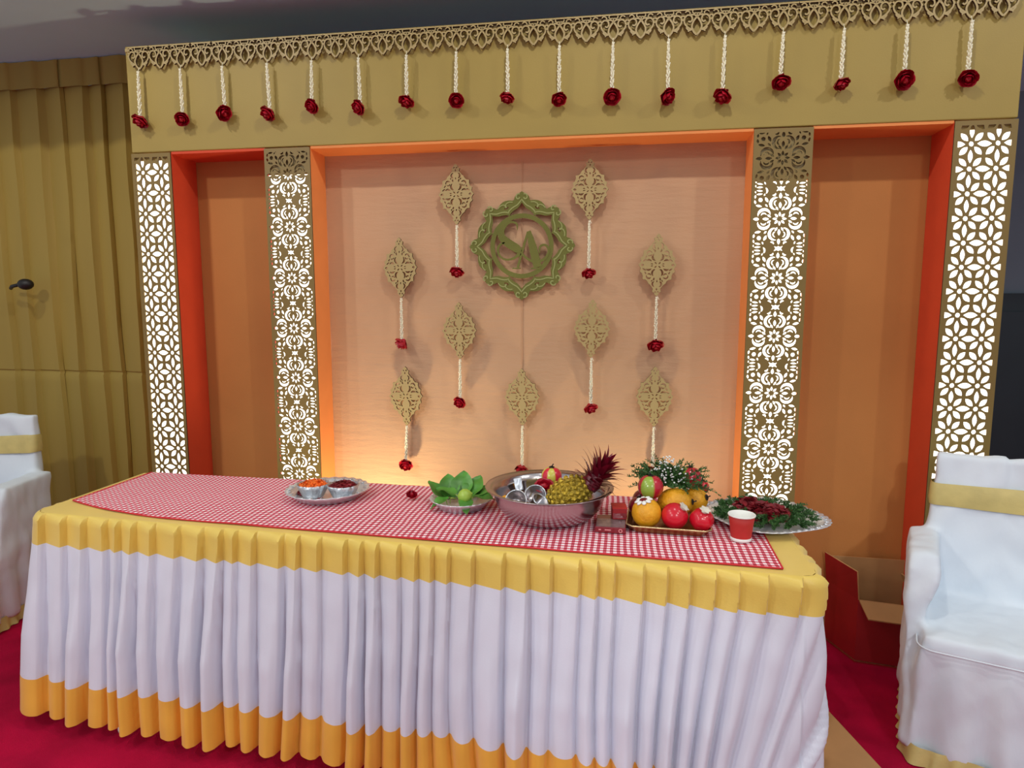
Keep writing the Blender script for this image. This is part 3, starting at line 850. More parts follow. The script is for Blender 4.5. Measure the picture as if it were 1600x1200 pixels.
# ------------------------------------------------------------------ silver platter with two foil bowls
def fluted(n, amp, i0=0, damp=0.0):
    def fn(t, i, r):
        k = max(0, i - i0)
        return (r * (1 + amp * (0.5 if k == 0 else 1) * cos(n * t)) if i > i0 else r, damp * cos(n * t) if i > i0 else 0)
    return fn
def flakes(mb, cx, cy, z, rx, ry, h, n, size, seed, tri=False):
    rn = random.Random(seed)
    for _ in range(n):
        a = rn.uniform(0, 2 * pi); q = sqrt(rn.random()); x = cx + rx * q * cos(a); y = cy + ry * q * sin(a)
        zz = z + h * (1 - q * q) * rn.uniform(0.75, 1.05)
        mb.X = Matrix.Translation((x, y, zz)) @ Matrix.Rotation(rn.uniform(0, 6.28), 4, 'Z') @ Matrix.Rotation(rn.uniform(-0.9, 0.9), 4, 'X') @ Matrix.Rotation(rn.uniform(-.6, .6), 4, 'Y')
        s = size * rn.uniform(0.6, 1.2)
        mb.add([(-s, 0, 0), (-s * .3, -s * .5, s * .18), (s * .6, -s * .42, s * .2), (s, 0, 0.1 * s), (s * .6, s * .42, s * .2), (-s * .3, s * .5, s * .18), (0.2 * s, 0, 0)], [(0, 1, 6), (1, 2, 6), (2, 3, 6), (3, 4, 6), (4, 5, 6), (5, 0, 6)])
        mb.X = Matrix.Identity(4)
    return mb
def mound(mb, rx, ry, z, h, n=20):
    return mb.lathe([(1.0, z - 0.004), (0.9, z + h * 0.25), (0.65, z + h * 0.65), (0.3, z + h * 0.93), (0.001, z + h)], n, lambda t, i, r: r * rx)

px, py = -1.10, -0.553
pl = thing('silver_platter', 'crimped silver foil platter on the left of the gingham, holding two bowls', 'plate', (px, py, ZI))
MB().lathe([(0.001, 0.0), (0.10, 0.0), (0.118, 0.006), (0.142, 0.028), (0.158, 0.036), (0.160, 0.033), (0.140, 0.022), (0.118, 0.002), (0.10, -0.003), (0.001, -0.003)], 96, fluted(24, 0.012, 2, 0.0015)).build('dish', M['foil_plate'], pl, True)
mb = MB()
for k in range(24):
    a = 2 * pi * k / 24; mb.X = Matrix.Rotation(a, 4, 'Z') @ Matrix.Translation((0.146, 0, 0.0325)); mb.ball((0, 0, 0), 0.010, 6, 4, (1.2, 0.6, 0.25)); mb.X = Matrix.Identity(4)
mb.build('embossed_rim', M['foil'], pl, True)
def foil_bowl(dx, dy, label, content, cl, cc, h, seed, m):
    k_ = 1.16
    b = thing('foil_bowl', label, 'bowl', (px + dx, py + dy, ZI + 0.0015))
    MB().lathe([(0.001, 0.002), (0.030, 0.0), (0.036, 0.010), (0.047, 0.034), (0.053, 0.050), (0.0515, 0.050), (0.045, 0.034), (0.034, 0.012), (0.001, 0.006)], 60, fluted(15, 0.035, 1, 0.001)).build('cup', M['foil'], b, True).scale = (k_, k_, k_)
    c = thing(content, cl, cc, (px + dx, py + dy, ZI + 0.052))
    mb = mound(MB(), 0.053, 0.053, -0.004, h); flakes(mb, 0, 0, 0.0, 0.051, 0.051, h, 160, 0.008, seed)
    o = mb.build('heap', m, c); o['kind'] = 'stuff'
foil_bowl(-0.046, -0.03, 'crinkled silver foil bowl filled with orange petals', 'orange_petals', 'heap of loose orange marigold petals in a foil bowl', 'petals', 0.024, 1, M['orange_petal'])
foil_bowl(0.074, -0.022, 'crinkled silver foil bowl filled with dark red petals', 'red_petals', 'heap of dark red petals in the right foil bowl', 'petals', 0.018, 2, M['red_petal'])
mb = flakes(MB(), 0, 0, 0, 0.022, 0.02, 0.018, 40, 0.011, 6); mound(mb, 0.022, 0.02, 0.0, 0.012)
o = tag(mb.build('orange_blossom', M['orange_petal']), 'orange marigold bloom lying at the back of the silver platter', 'flower'); o.location = (px + 0.02, py + 0.055, ZI + 0.022)
for k, (dx, dy) in enumerate(((-0.108, -0.01), (0.008, -0.088))):
    mb = flakes(MB(), 0, 0, 0, 0.016, 0.014, 0.012, 26, 0.010, 30 + k); mound(mb, 0.014, 0.012, 0.0, 0.008)
    o = tag(mb.build('dried_petal_clump', M['dark_red']), ('dark petal clump at the left rim of the silver platter', 'dark petal clump between the foil bowls at the front')[k], 'petals'); o.location = (px + dx, py + dy, ZI + 0.008)

# rosebud lying on the cloth
rb = thing('rosebud', 'small dark red rosebud lying alone on the gingham', 'flower', (-0.765, -0.535, ZI + 0.016))
o = link('bloom', ROSE, rb); o.scale = (0.55, 0.55, 0.6); o.rotation_euler = (0.4, 0.3, 0)
MB().tube([(0, 0, 0.01), (0.004, 0.002, 0.022)], [0.004, 0.001], 6).build('stem', M['dark_red'], rb)

# ------------------------------------------------------------------ plate of betel leaves
lx, ly = -0.552, -0.60
lp = thing('leaf_plate', 'small fluted silver plate of betel leaves left of the steel basin', 'plate', (lx, ly, ZI))
MB().lathe([(0.001, 0.0), (0.070, 0.0), (0.082, 0.005), (0.104, 0.030), (0.116, 0.037), (0.117, 0.034), (0.104, 0.025), (0.082, -0.001), (0.070, -0.004), (0.001, -0.004)], 112, fluted(28, 0.02, 2, 0.001)).build('dish', M['foil_plate'], lp, True)
def leaf_mesh(ln, wd, bend, seed):
    rn = random.Random(seed); N = 9; v = []; f = []
    for i in range(N):
        t = i / (N - 1); w = wd / 2 * (sin(pi * min(1, t ** 0.75)) ** 0.8 if 0 < t < 1 else 0.02)
        if t < 0.1: w = wd * 0.22
        z = bend * ln * t * t
        for j in range(5):
            u = (j - 2) / 2; v.append((ln * (t - 0.03 * abs(u) * (1 if t < .2 else 0)), w * u, z + 0.30 * w * abs(u) ** 1.4 + 0.004 * sin(t * 9 + u * 2 + seed)))
    for i in range(N - 1):
        for j in range(4): a = i * 5 + j; f.append((a, a + 1, a + 6, a + 5))
    return MB().add(v, f)
LEAVES = [(-0.085, 0.015, 150, 0.100, 0.075, -38, 'curled betel leaf at the left end of the plate'), (-0.06, 0.03, 112, 0.105, 0.08, -48, 'upright betel leaf at the left back of the plate'), (-0.01, 0.035, 95, 0.115, 0.085, -50, 'tall pointed betel leaf at the back middle of the plate'),
          (0.03, 0.03, 70, 0.105, 0.085, -42, 'broad betel leaf behind the lime'), (0.06, 0.02, 35, 0.105, 0.08, -26, 'betel leaf leaning right towards the steel basin'), (-0.05, -0.035, 215, 0.075, 0.06, 4, 'betel leaf drooping over the front left plate rim'),
          (0.03, -0.045, 285, 0.075, 0.055, 6, 'small betel leaf drooping over the front plate rim'), (0.06, -0.02, -10, 0.085, 0.07, -6, 'low betel leaf beside the basin at the right plate rim'), (-0.03, 0.0, 170, 0.08, 0.065, -18, 'flat betel leaf in the middle of the plate')]
for k, (dx, dy, az, ln, wd, tilt, lab) in enumerate(LEAVES):
    t = thing('betel_leaf', lab, 'leaf', (lx + dx * 0.8, ly + dy * 0.8, ZI + 0.024 + 0.0025 * k), (0, R(tilt), R(az)), group='betel leaves on the fluted plate')
    o = leaf_mesh(ln, wd, -0.12 if tilt < 0 else -0.35, k).build('blade', M['leaf'], t, True)
    MB().tube([(0.004, 0, 0.001), (-0.012, 0.002, 0.001), (-0.026, 0.004, -0.004)], [0.002, 0.0018, 0.0014], 5).build('stem', M['lime'], t, True)
lm = thing('lime', 'pale green lime resting among the betel leaves', 'fruit', (lx + 0.022, ly - 0.035, ZI + 0.052))
MB().lathe([(0.001, -0.027), (0.012, -0.025), (0.023, -0.012), (0.0265, 0.0), (0.023, 0.013), (0.012, 0.0235), (0.005, 0.026), (0.002, 0.030), (0.001, 0.031)], 20).build('skin', M['lime'], lm, True)
MB().tube([(0, 0, 0.028), (0.001, 0, 0.034)], 0.002, 6).build('stem_end', M['fern'], lm)
lm.rotation_euler = (0.2, 1.2, 0.3)

# ------------------------------------------------------------------ steel basin and what lies in it
bx, by = -0.218, -0.668
bs = thing('steel_basin', 'large stainless steel basin in the middle of the table front', 'basin', (bx, by, ZI))
MB().lathe([(0.001, 0.0), (0.115, 0.0), (0.135, 0.005), (0.160, 0.020), (0.182, 0.046), (0.193, 0.075), (0.197, 0.098), (0.203, 0.104), (0.222, 0.109), (0.2245, 0.112), (0.222, 0.114),
            (0.203, 0.109), (0.192, 0.103), (0.188, 0.076), (0.178, 0.049), (0.157, 0.025), (0.134, 0.010), (0.001, 0.006)], 72).build('shell', M['steel'], bs, True)
MB().lathe([(0.2225, 0.1125), (0.2245, 0.1105), (0.2265, 0.1125), (0.2245, 0.1145), (0.2225, 0.1125)], 72).build('rolled_rim', M['steel'], bs, True)
def tin(dx, dy, dz, rot, label, r=0.033):
    t = thing('steel_cup', label, 'cup', (bx + dx, by + dy, ZI + dz), rot, group='small steel cups in the basin')
    MB().lathe([(0.001, 0.0), (r * 0.72, 0.0), (r * 0.82, 0.004), (r, 0.034), (r * 1.06, 0.036), (r * 1.06, 0.038), (r * 0.97, 0.036), (r * 0.8, 0.008), (0.001, 0.006)], 28).build('wall', M['steel'], t, True)
    MB().lathe([(r * 0.99, 0.0365), (r * 1.05, 0.040), (r * 1.09, 0.0365), (r * 1.05, 0.0345), (r * 0.99, 0.0365)], 28).build('lip', M['foil'], t, True)
tin(-0.098, -0.075, 0.066, (R(58), 0, R(-10)), 'steel cup tipped on its side at the front left of the basin', 0.036)
tin(-0.045, -0.02, 0.068, (R(48), R(-10), R(12)), 'steel cup tilted in the middle of the basin', 0.035)
tin(-0.040, -0.095, 0.062, (R(35), R(25), R(30)), 'small steel cup at the front of the basin beside the pineapple', 0.028)
tin(-0.108, 0.02, 0.075, (R(-20), R(-20), 0), 'upside down steel cup at the back left of the basin', 0.034)
tin(-0.02, 0.045, 0.070, (R(30), R(15), R(40)), 'steel cup behind the pineapple next to the striped ball', 0.03)
mb = MB(); mb.box(-0.014, 0.014, -0.002, 0.002, -0.022, 0.022)
o = bevel(tag(mb.build('silver_tag', M['foil']), 'upright silver foil strip above the basin cups', 'foil strip'), 0.002); o.location = (bx - 0.108, by - 0.01, ZI + 0.116); o.rotation_euler = (R(-20), R(-12), R(8))
mb = MB(); mb.ball((0, 0, 0), 0.022, 14, 8, (1, 1, 0.8))
t = thing('amber_fruit', 'bright amber fruit at the left inside the basin', 'fruit', (bx - 0.143, by - 0.062, ZI + 0.072)); mb.build('skin', M['amber'], t, True); MB().tube([(0, 0, 0.016), (0.001, 0.001, 0.021)], 0.002, 5).build('stem_end', M['dark'], t)
t = thing('red_cloth_rosette', 'small red ribbon rosette lying behind the basin cups', 'ribbon', (bx - 0.018, by + 0.0, ZI + 0.112))
o = link('bow', ROSE, t); o.scale = (0.9, 0.7, 0.6); o.rotation_euler = (0.9, 0, 0)

def fruit_ball(name, label, center, r, m, squash=0.95, rot=(0, 0, 0), calyx=None, dent=0.12, tall=None, lobes=0):
    t = thing(name, label, 'fruit', center, rot)
    n = 14; prof = []
    for i in range(n + 1):
        a = -pi / 2 + pi * i / n; rr = cos(a); zz = sin(a)
        if zz > 0.75: zz -= dent * ((zz - 0.75) / 0.25) ** 2
        if zz < -0.85: zz += dent * 0.5 * ((-zz - 0.85) / 0.15) ** 2
        prof.append((max(rr, 0.002) * r, zz * r * (tall or squash)))
    MB().lathe(prof, 30, (lambda th, i, q: q * (1 + 0.035 * cos(lobes * th))) if lobes else None).build('skin', m, t, True)
    top = r * (tall or squash) * (1 - dent)
    if calyx == 'stem':
        MB().tube([(0, 0, top - 0.004), (0.002, 0, top + 0.008), (0.006, 0.002, top + 0.014)], [0.003, 0.0022, 0.0026], 6).build('stem', M['dark'], t, True)
        MB().lathe([(0.004, top + 0.001), (0.009, top + 0.004), (0.011, top + 0.002)], 12).build('stem_cup', M['dark'], t, True)
    elif calyx == 'crown':
        mb = MB()
        mb.lathe([(0.010, top - 0.003), (0.011, top + 0.004), (0.017, top + 0.009), (0.016, top + 0.010), (0.008, top + 0.005), (0.001, top + 0.002)], 36, fluted(6, 0.16, 1))
        mb.build('crown', M['calyx'], t, True)
    elif calyx == 'flower':
        mb = MB()
        for k in range(8):
            a = 2 * pi * k / 8; mb.X = Matrix.Rotation(a, 4, 'Z') @ Matrix.Translation((0.021, 0, top + 0.002)) @ Matrix.Rotation(0.25, 4, 'Y'); mb.ball((0, 0, 0), 0.011, 8, 5, (1.0, 0.72, 0.35)); mb.X = Matrix.Identity(4)
        mb.build('petal_ring', M['cup_white'], t, True)
        MB().lathe([(0.001, top + 0.006), (0.008, top + 0.0075), (0.014, top + 0.005), (0.016, top + 0.001)], 18).build('dark_centre', M['dark_red'], t, True)
    return t
fruit_ball('striped_ball', 'red and yellow green striped apple on the back of the steel basin', (bx + 0.0, by + 0.092, ZI + 0.122), 0.038, M['stripe2'], 1.0, (0, 0, R(-20)), 'stem')

# pineapple, leaning from the basin towards the right
def pineapple():
    ax = Vector((0.86, 0.10, 0.38)).normalized()
    q = Vector((0, 0, 1)).rotation_difference(ax)
    t = thing('pineapple', 'gold glittered pineapple with dark red crown leaning out of the basin', 'pineapple', (bx + 0.075, by - 0.045, ZI + 0.100))
    t.rotation_mode = 'QUATERNION'; t.rotation_quaternion = q
    Lb, rb_ = 0.16, 0.058
    mb = MB(); mb.ball((0, 0, 0), 1.0, 24, 16, (rb_ * 0.93, rb_ * 0.93, Lb / 2 * 0.98)); body = mb.build('body', M['pine_gold'], t, True)
    mb = MB()
    rows = 12
    for i in range(rows):
        a = -pi / 2 + pi * (i + 0.6) / (rows + 0.2); rr = rb_ * cos(a); zz = Lb / 2 * sin(a); n = max(4, int(19 * cos(a) + 0.5))
        for k in range(n):
            th = 2 * pi * (k + 0.5 * (i % 2)) / n; nrm = Vector((cos(th) * cos(a) / rb_, sin(th) * cos(a) / rb_, sin(a) / (Lb / 2))).normalized()
            mb.X = Matrix.Translation((rr * cos(th), rr * sin(th), zz)) @ Vector((0, 0, 1)).rotation_difference(nrm).to_matrix().to_4x4()
            s = 0.0100; mb.add([(s, 0, -0.001), (0, s, -0.001), (-s, 0, -0.001), (0, -s, -0.001), (0.5 * s, 0, 0.0042), (0, .5 * s, 0.0042), (-.5 * s, 0, 0.0042), (0, -.5 * s, 0.0042), (0.2 * s, 0, 0.0062)],
                               [(0, 1, 5, 4), (1, 2, 6, 5), (2, 3, 7, 6), (3, 0, 4, 7), (4, 5, 8), (5, 6, 8), (6, 7, 8), (7, 4, 8)])
            mb.X = Matrix.Identity(4)
    o = mb.build('eyes', M['pine_gold'], t); o['kind'] = 'stuff'
    # crown
    rn = random.Random(4)
    cu = MB(); N = 7; v = []; f = []
    for i in range(N):
        s_ = i / (N - 1); w = 0.0125 * (1 - s_ ** 1.8) + 0.0004
        for u in (-1, 0, 1): v.append((0.030 * s_ ** 2.2, w * u, 0.105 * s_ - 0.012 * s_ ** 3 + (0.004 * (1 - s_) if u else 0)))
    for i in range(N - 1):
        for j in range(2): a = i * 3 + j; f.append((a, a + 1, a + 4, a + 3))
    lme = MB().add(v, f).mesh('crown_leaf', [M['crown']], True)
    core = MB().lathe([(0.030, -0.02), (0.034, 0.0), (0.028, 0.03), (0.012, 0.06), (0.001, 0.066)], 12).build('crown', M['crown'], t, True)
    core.location = (-0.006, 0, Lb / 2 + 0.004); core.rotation_euler = (0, R(-30), 0)
    for i in range(58):
        s_ = i / 57; o = link('crown_leaf', lme, core)
        o.location = (0.024 * (1 - s_) * cos(i * 2.4), 0.024 * (1 - s_) * sin(i * 2.4), -0.012 + 0.055 * s_)
        o.rotation_euler = (0, R(78 - 72 * s_ + rn.uniform(-7, 7)), i * 2.4)
        k = 0.42 + 0.62 * sin(pi * min(1, 0.10 + 0.55 * s_)); k *= rn.uniform(0.9, 1.1); o.scale = (k, 1.0, k)
pineapple()

# ------------------------------------------------------------------ incense packets
pk = thing('incense_packet', 'flat dark red packet with silvery top beside the steel basin', 'packet', (0.0, -0.752, ZI), (0, 0, R(-2)))
bevel(MB().box(-0.050, 0.050, -0.055, 0.075, 0, 0.020).build('carton', M['pack_red'], pk), 0.002)
MB().box(-0.047, 0.047, -0.052, 0.030, 0.0202, 0.0212).build('top_foil', M['pack_silver'], pk)
mb = MB()
for k, w in enumerate((0.008, 0.020)): mb.box(-0.038 + 0.020 * k, -0.038 + 0.020 * k + w, -0.0558, -0.0552, 0.009, 0.0125)
mb.lathe([(0, 0), (0, 0)], 3) if False else None
mb.build('front_print', M['pack_print'], pk)
mb = MB(); mb.X = Matrix.Translation((0.033, -0.0556, 0.010)) @ Matrix.Rotation(pi / 2, 4, 'X'); mb.lathe([(0.004, -0.0003), (0.004, 0.0003), (0.0065, 0.0003), (0.0065, -0.0003), (0.004, -0.0003)], 14); mb.build('round_mark', M['pack_print'], pk)
pk2 = thing('small_red_box', 'little red carton lying on the flat packet by the fruit tray', 'box', (0.026, -0.698, ZI + 0.022), (0, 0, R(6)))
bevel(MB().box(-0.024, 0.024, -0.03, 0.03, 0, 0.036).build('carton', M['card_red'], pk2), 0.002)
MB().box(-0.022, 0.022, -0.0312, -0.0305, 0.005, 0.022).build('label_patch', M['pack_red'], pk2)
MB().box(-0.025, 0.025, -0.031, 0.031, 0.0365, 0.0405).build('lid', M['cup_red'], pk2)

# ------------------------------------------------------------------ fruit tray
tx, ty = 0.195, -0.650
tr = thing('fruit_tray', 'rectangular bronze tray piled with fruit', 'tray', (tx, ty, ZI), (0, 0, R(-4)))
def tray_shell(hx, hy, h, fl, th):
    v = []
    def ring(x, y, z, c): return [(-x + c, -y, z), (x - c, -y, z), (x, -y + c, z), (x, y - c, z), (x - c, y, z), (-x + c, y, z), (-x, y - c, z), (-x, -y + c, z)]
    rings = [ring(hx, hy, 0, .02), ring(hx + fl, hy + fl, h, .02), ring(hx + fl - th, hy + fl - th, h, .02), ring(hx - th, hy - th, th, .02)]
    for r_ in rings: v += r_
    f = [tuple(reversed(range(8)))]
    for i in range(3):
        for k in range(8): a = i * 8 + k; b = i * 8 + (k + 1) % 8; f.append((a, b, b + 8, a + 8))
    f.append(tuple(range(24, 32)))
    return MB().add(v, f), rings[1]
mb, rg = tray_shell(0.122, 0.135, 0.022, 0.014, 0.003)
mb.build('dish', M['tray_gold'], tr)
MB().tube(rg + rg[:2], 0.0028, 6, False).build('rolled_edge', M['tray_edge'], tr, True)
FZ = ZI + 0.004
def P(u, v, z): return (tx + u, ty + v, FZ + z)
fruit_ball('yellow_melon', 'yellow rough-skinned fruit topped with a white flower at the tray front', P(-0.078, -0.088, 0.050), 0.049, M['yellow_fruit'], 1.02, (R(8), R(-14), 0), 'flower')
fruit_ball('red_pomegranate', 'glossy red pomegranate in the middle of the tray front', P(0.014, -0.094, 0.0455), 0.044, M['pomegranate'], 1.0, (R(14), R(38), 0), 'crown', 0.1)
fruit_ball('red_pomegranate', 'ribbed red pomegranate with pale crown at the tray front right corner', P(0.100, -0.102, 0.040), 0.039, M['pomegranate'], 0.98, (R(22), R(12), 0), 'crown', 0.1, lobes=6)
fruit_ball('yellow_fruit', 'large yellow fruit behind the red pomegranates', P(0.024, 0.012, 0.060), 0.050, M['yellow_fruit'], 1.0, (R(80), 0, R(70)), 'stem', 0.05, 1.25)
fruit_ball('yellow_green_fruit', 'yellow green fruit at the right side of the tray back', P(0.092, 0.062, 0.058), 0.045, M['yellow_fruit'], 1.0, (R(70), 0, R(60)), 'stem', 0.05, 1.15)
fruit_ball('dark_fruit', 'dark red fruit at the left edge of the tray', P(-0.098, 0.0, 0.042), 0.038, M['dark_red'], 0.95, (0, 0, 0), 'stem')
fruit_ball('dark_fruit', 'dark red fruit at the back left corner of the tray', P(-0.08, 0.08, 0.045), 0.040, M['dark_red'], 0.95, (0, 0, 0), 'stem')
fruit_ball('striped_fruit', 'red apple with a green stripe on top of the tray pile', P(-0.062, -0.008, 0.118), 0.044, M['stripe1'], 0.98, (0, 0, R(170)), 'stem')
fruit_ball('striped_fruit', 'green striped red apple at the back right top of the pile', P(0.080, 0.068, 0.138), 0.038, M['stripe1'], 1.0, (0, R(8), R(120)), 'stem')
fruit_ball('red_apple', 'small red apple behind the yellow fruit at the tray\'s right edge', P(0.122, 0.098, 0.095), 0.028, M['pomegranate'], 0.95, (0, 0, 0), 'stem')

# foliage bunch with white gypsophila
def fern_spray(mb, base, d, ln, seed, leaf=0.011):
    rn = random.Random(seed); d = Vector(d).normalized(); side = d.orthogonal().normalized(); pts = []
    for i in range(9):
        t = i / 8; p = Vector(base) + d * ln * t + Vector((0, 0, -0.25 * ln * t * t)) ; pts.append(p)
    mb.tube(pts, 0.0009, 4, False)
    for i in range(1, 9):
        for k in range(6):
            a = rn.uniform(0, 2 * pi); dv = (Matrix.Rotation(a, 3, d) @ side * 0.8 + d * 0.7).normalized(); nn = dv.orthogonal().normalized()
            p = pts[i] + (pts[i - 1] - pts[i]) * rn.random(); L = leaf * rn.uniform(0.7, 1.4) * (1.15 - i / 12); w = nn * L * 0.17
            mb.add([tuple(p), tuple(p + dv * L * .5 + w), tuple(p + dv * L), tuple(p + dv * L * .5 - w)], [(0, 1, 2, 3)])
fb = thing('foliage_bunch', 'bunch of green fern and white gypsophila behind the tray fruit', 'foliage', P(0.0, 0.06, 0.115))
mb = MB(); rn = random.Random(8)
for i in range(110):
    a = rn.uniform(0, 2 * pi); e = rn.uniform(0.1, 1.3)
    fern_spray(mb, (rn.uniform(-.06, .06), rn.uniform(-.03, .03), 0), (cos(a) * cos(e) * 1.2, sin(a) * cos(e) * 0.8, sin(e) * 0.85), rn.uniform(0.07, 0.14), i, 0.019)
o = mb.build('fern', M['fern'], fb); o['kind'] = 'stuff'
mb = MB()
for i in range(150):
    x = rn.gauss(0.005, 0.034); y = rn.uniform(-0.06, 0.02); z = 0.10 - 1.1 * abs(x) * 0.7 + rn.uniform(-0.075, 0.004)
    mb.ball((x, y, z), 0.0038, 5, 4, (1, 1, 0.8))
o = mb.build('white_blossoms', M['white_flower'], fb, True); o['kind'] = 'stuff'

# ------------------------------------------------------------------ paper cup
pc = thing('paper_cup', 'red paper cup with white rim at the right front of the table', 'cup', (0.411, -0.803, ZI))
MB().lathe([(0.0315, 0.010), (0.0365, 0.055), (0.0405, 0.082), (0.0395, 0.082), (0.0355, 0.055), (0.0305, 0.010), (0.001, 0.008)], 32).build('wall', M['cup_red'], pc, True)
MB().lathe([(0.001, 0.0), (0.030, 0.0), (0.0322, 0.002), (0.0325, 0.0115), (0.0312, 0.0115)], 32).build('base', M['cup_white'], pc, True)
MB().lathe([(0.0395, 0.080), (0.0425, 0.0815), (0.043, 0.084), (0.0415, 0.086), (0.0393, 0.0845), (0.0375, 0.070), (0.034, 0.050), (0.030, 0.014), (0.001, 0.0125)], 32).build('white_lining', M['cup_white'], pc, True)

# ------------------------------------------------------------------ scalloped flower tray on the right end
ox, oy = 0.528, -0.585
ot = thing('flower_tray', 'scalloped silver tray of greenery overhanging the right table end', 'tray', (ox, oy, ZI), (0, 0, R(-10)))
def lob(t, i, r):
    return (r * (1 + 0.05 * cos(4 * t + 0.6) + (0.012 * cos(44 * t) if i in (3, 4, 5, 6) else 0)), 0.0012 * cos(44 * t) if i in (3, 4, 5) else 0)
MB().lathe([(0.001, 0.0), (0.12, 0.0), (0.145, 0.004), (0.178, 0.018), (0.200, 0.024), (0.203, 0.0215), (0.178, 0.0145), (0.145, 0.000), (0.12, -0.003), (0.001, -0.003)], 220, lob).build('dish', M['foil_plate'], ot, True)
mb = MB()
for k in range(44):
    a = 2 * pi * k / 44 + 0.02; rr = 0.190 * (1 + 0.05 * cos(4 * a + 0.6)); mb.X = Matrix.Rotation(a, 4, 'Z') @ Matrix.Translation((rr, 0, 0.0225)) @ Matrix.Rotation(0.6, 4, 'Z'); mb.ball((0, 0, 0), 0.011, 6, 4, (1.1, 0.36, 0.22)); mb.X = Matrix.Identity(4)
mb.build('embossed_rim', M['foil'], ot, True)
gt = thing('greenery_bed', 'bed of feathery green foliage filling the scalloped tray', 'foliage', (ox, oy, ZI + 0.012))
mb = MB(); rn = random.Random(17)
for i in range(190):
    a = rn.uniform(0, 2 * pi); q = sqrt(rn.uniform(0.10, 1)) * 0.150; b = a + rn.uniform(-1.2, 1.2)
    fern_spray(mb, (q * cos(a), q * sin(a) * 0.95, rn.uniform(0.004, 0.022)), (cos(b), sin(b), rn.uniform(0.25, 0.7)), rn.uniform(0.025, 0.05), 300 + i, 0.013)
o = mb.build('fern', M['fern'], gt); o['kind'] = 'stuff'
rp = thing('rose_petals', 'heap of dark red rose petals on the scalloped tray greenery', 'petals', (ox + 0.0, oy - 0.006, ZI + 0.026))
mb = flakes(MB(), 0, 0, 0, 0.095, 0.075, 0.030, 260, 0.016, 44); flakes(mb, -0.05, 0.03, 0.01, 0.045, 0.04, 0.035, 90, 0.016, 45); mound(mb, 0.085, 0.065, -0.004, 0.022)
o = mb.build('heap', M['red_petal'], rp); o['kind'] = 'stuff'

# ================================================================== CARTONS
def carton():
    t = thing('red_carton', 'open red cardboard carton with tan inside standing by the right pillar', 'box', (0, 0, 0))
    x0, x1, y0, y1, h, th = 1.045, 1.345, -0.045, 0.165, 0.285, 0.006
    def panel(name, quad, lab=None, inner_first=True):
        """quad outward ccw; red outside, tan inside, real thickness"""
        q = [Vector(p) for p in quad]; n = (q[1] - q[0]).cross(q[3] - q[0]).normalized()
        v = [tuple(p) for p in q] + [tuple(p - n * th) for p in q]
        mb = MB(); mb.cur = 0; mb.add(v, [(0, 1, 2, 3)]); mb.cur = 1; mb.v = v; mb.f = [(0, 1, 2, 3), (7, 6, 5, 4), (1, 0, 4, 5), (2, 1, 5, 6), (3, 2, 6, 7), (0, 3, 7, 4)]; mb.mi = [0, 1, 1, 1, 1, 1]
        o = mb.build(name, [M['card_red'], M['card_tan']], t)
        if lab: o['label'] = lab
        return o
    A_, B_, C_, D_ = (1.055, -0.035), (1.335, -0.085), (1.318, 0.155), (0.985, 0.165)      # a slightly racked carton
    def w3(p, z, dx=0, dy=0): return (p[0] + dx, p[1] + dy, z)
    panel('bottom', [w3(A_, .001 + th), w3(D_, .001 + th), w3(C_, .001 + th), w3(B_, .001 + th)])
    panel('front_wall', [w3(A_, .001), w3(B_, .001), w3(B_, h), w3(A_, h)])
    panel('left_wall', [w3(D_, .001), w3(A_, .001), w3(A_, h), w3(D_, h)])
    panel('back_wall', [w3(C_, .001), w3(D_, .001), w3(D_, h), w3(C_, h)])
    panel('right_wall', [w3(B_, .001), w3(C_, .001), w3(C_, h), w3(B_, h)])
    a = [w3(A_, h - 0.035, 0.006, -0.105), w3(B_, h - 0.035, -0.004, -0.105), w3(B_, h, -0.004, -0.001), w3(A_, h, 0.004, -0.001)]
    mb = MB(); n_ = Vector((0, 0.3, -1)).normalized() * th
    v = a + [tuple(Vector(p) + n_) for p in a]; mb.v = v; mb.f = [(0, 1, 2, 3), (7, 6, 5, 4), (1, 0, 4, 5), (2, 1, 5, 6), (3, 2, 6, 7), (0, 3, 7, 4)]; mb.mi = [1, 0, 1, 1, 1, 1]
    mb.build('flap', [M['card_red'], M['card_tan']], t)['label'] = 'tan front flap folded outward'
    panel('flap', [w3(D_, h), w3(A_, h), w3(A_, h + 0.125, -0.012, 0), w3(D_, h + 0.135, -0.016, -0.01)], 'red left flap standing upright')
    panel('flap', [w3(C_, h, 0, 0), w3(D_, h, 0.006, 0), w3(D_, h + 0.12, 0.006, -0.004), w3(C_, h + 0.12, -0.006, -0.004)], 'back flap leaning on the orange panel')
    panel('flap', [w3(B_, h), w3(C_, h), w3(C_, h + 0.06, -0.02, -0.01), w3(B_, h + 0.06, -0.02, 0.01)], 'red right flap folded inward')
    mb = MB()
    for k, (u, z, w, hh) in enumerate(((0.19, 0.06, 0.05, 0.05), (0.22, 0.13, 0.03, 0.03), (0.25, 0.05, 0.02, 0.07), (0.21, 0.165, 0.045, 0.012))):
        yy = A_[1] + (B_[1] - A_[1]) * (u / 0.28)
        yw = A_[1] + (B_[1] - A_[1]) * ((u + w) / 0.28)
        mb.add([(A_[0] + u, yy - 0.001, z), (A_[0] + u + w, yw - 0.001, z), (A_[0] + u + w, yw - 0.001, z + hh), (A_[0] + u, yy - 0.001, z + hh), (A_[0] + u, yy, z), (A_[0] + u + w, yw, z), (A_[0] + u + w, yw, z + hh), (A_[0] + u, yy, z + hh)], [(0, 1, 2, 3), (7, 6, 5, 4), (1, 0, 4, 5), (2, 1, 5, 6), (3, 2, 6, 7), (0, 3, 7, 4)])
    mb.build('worn_print', M['tape'], t)
carton()
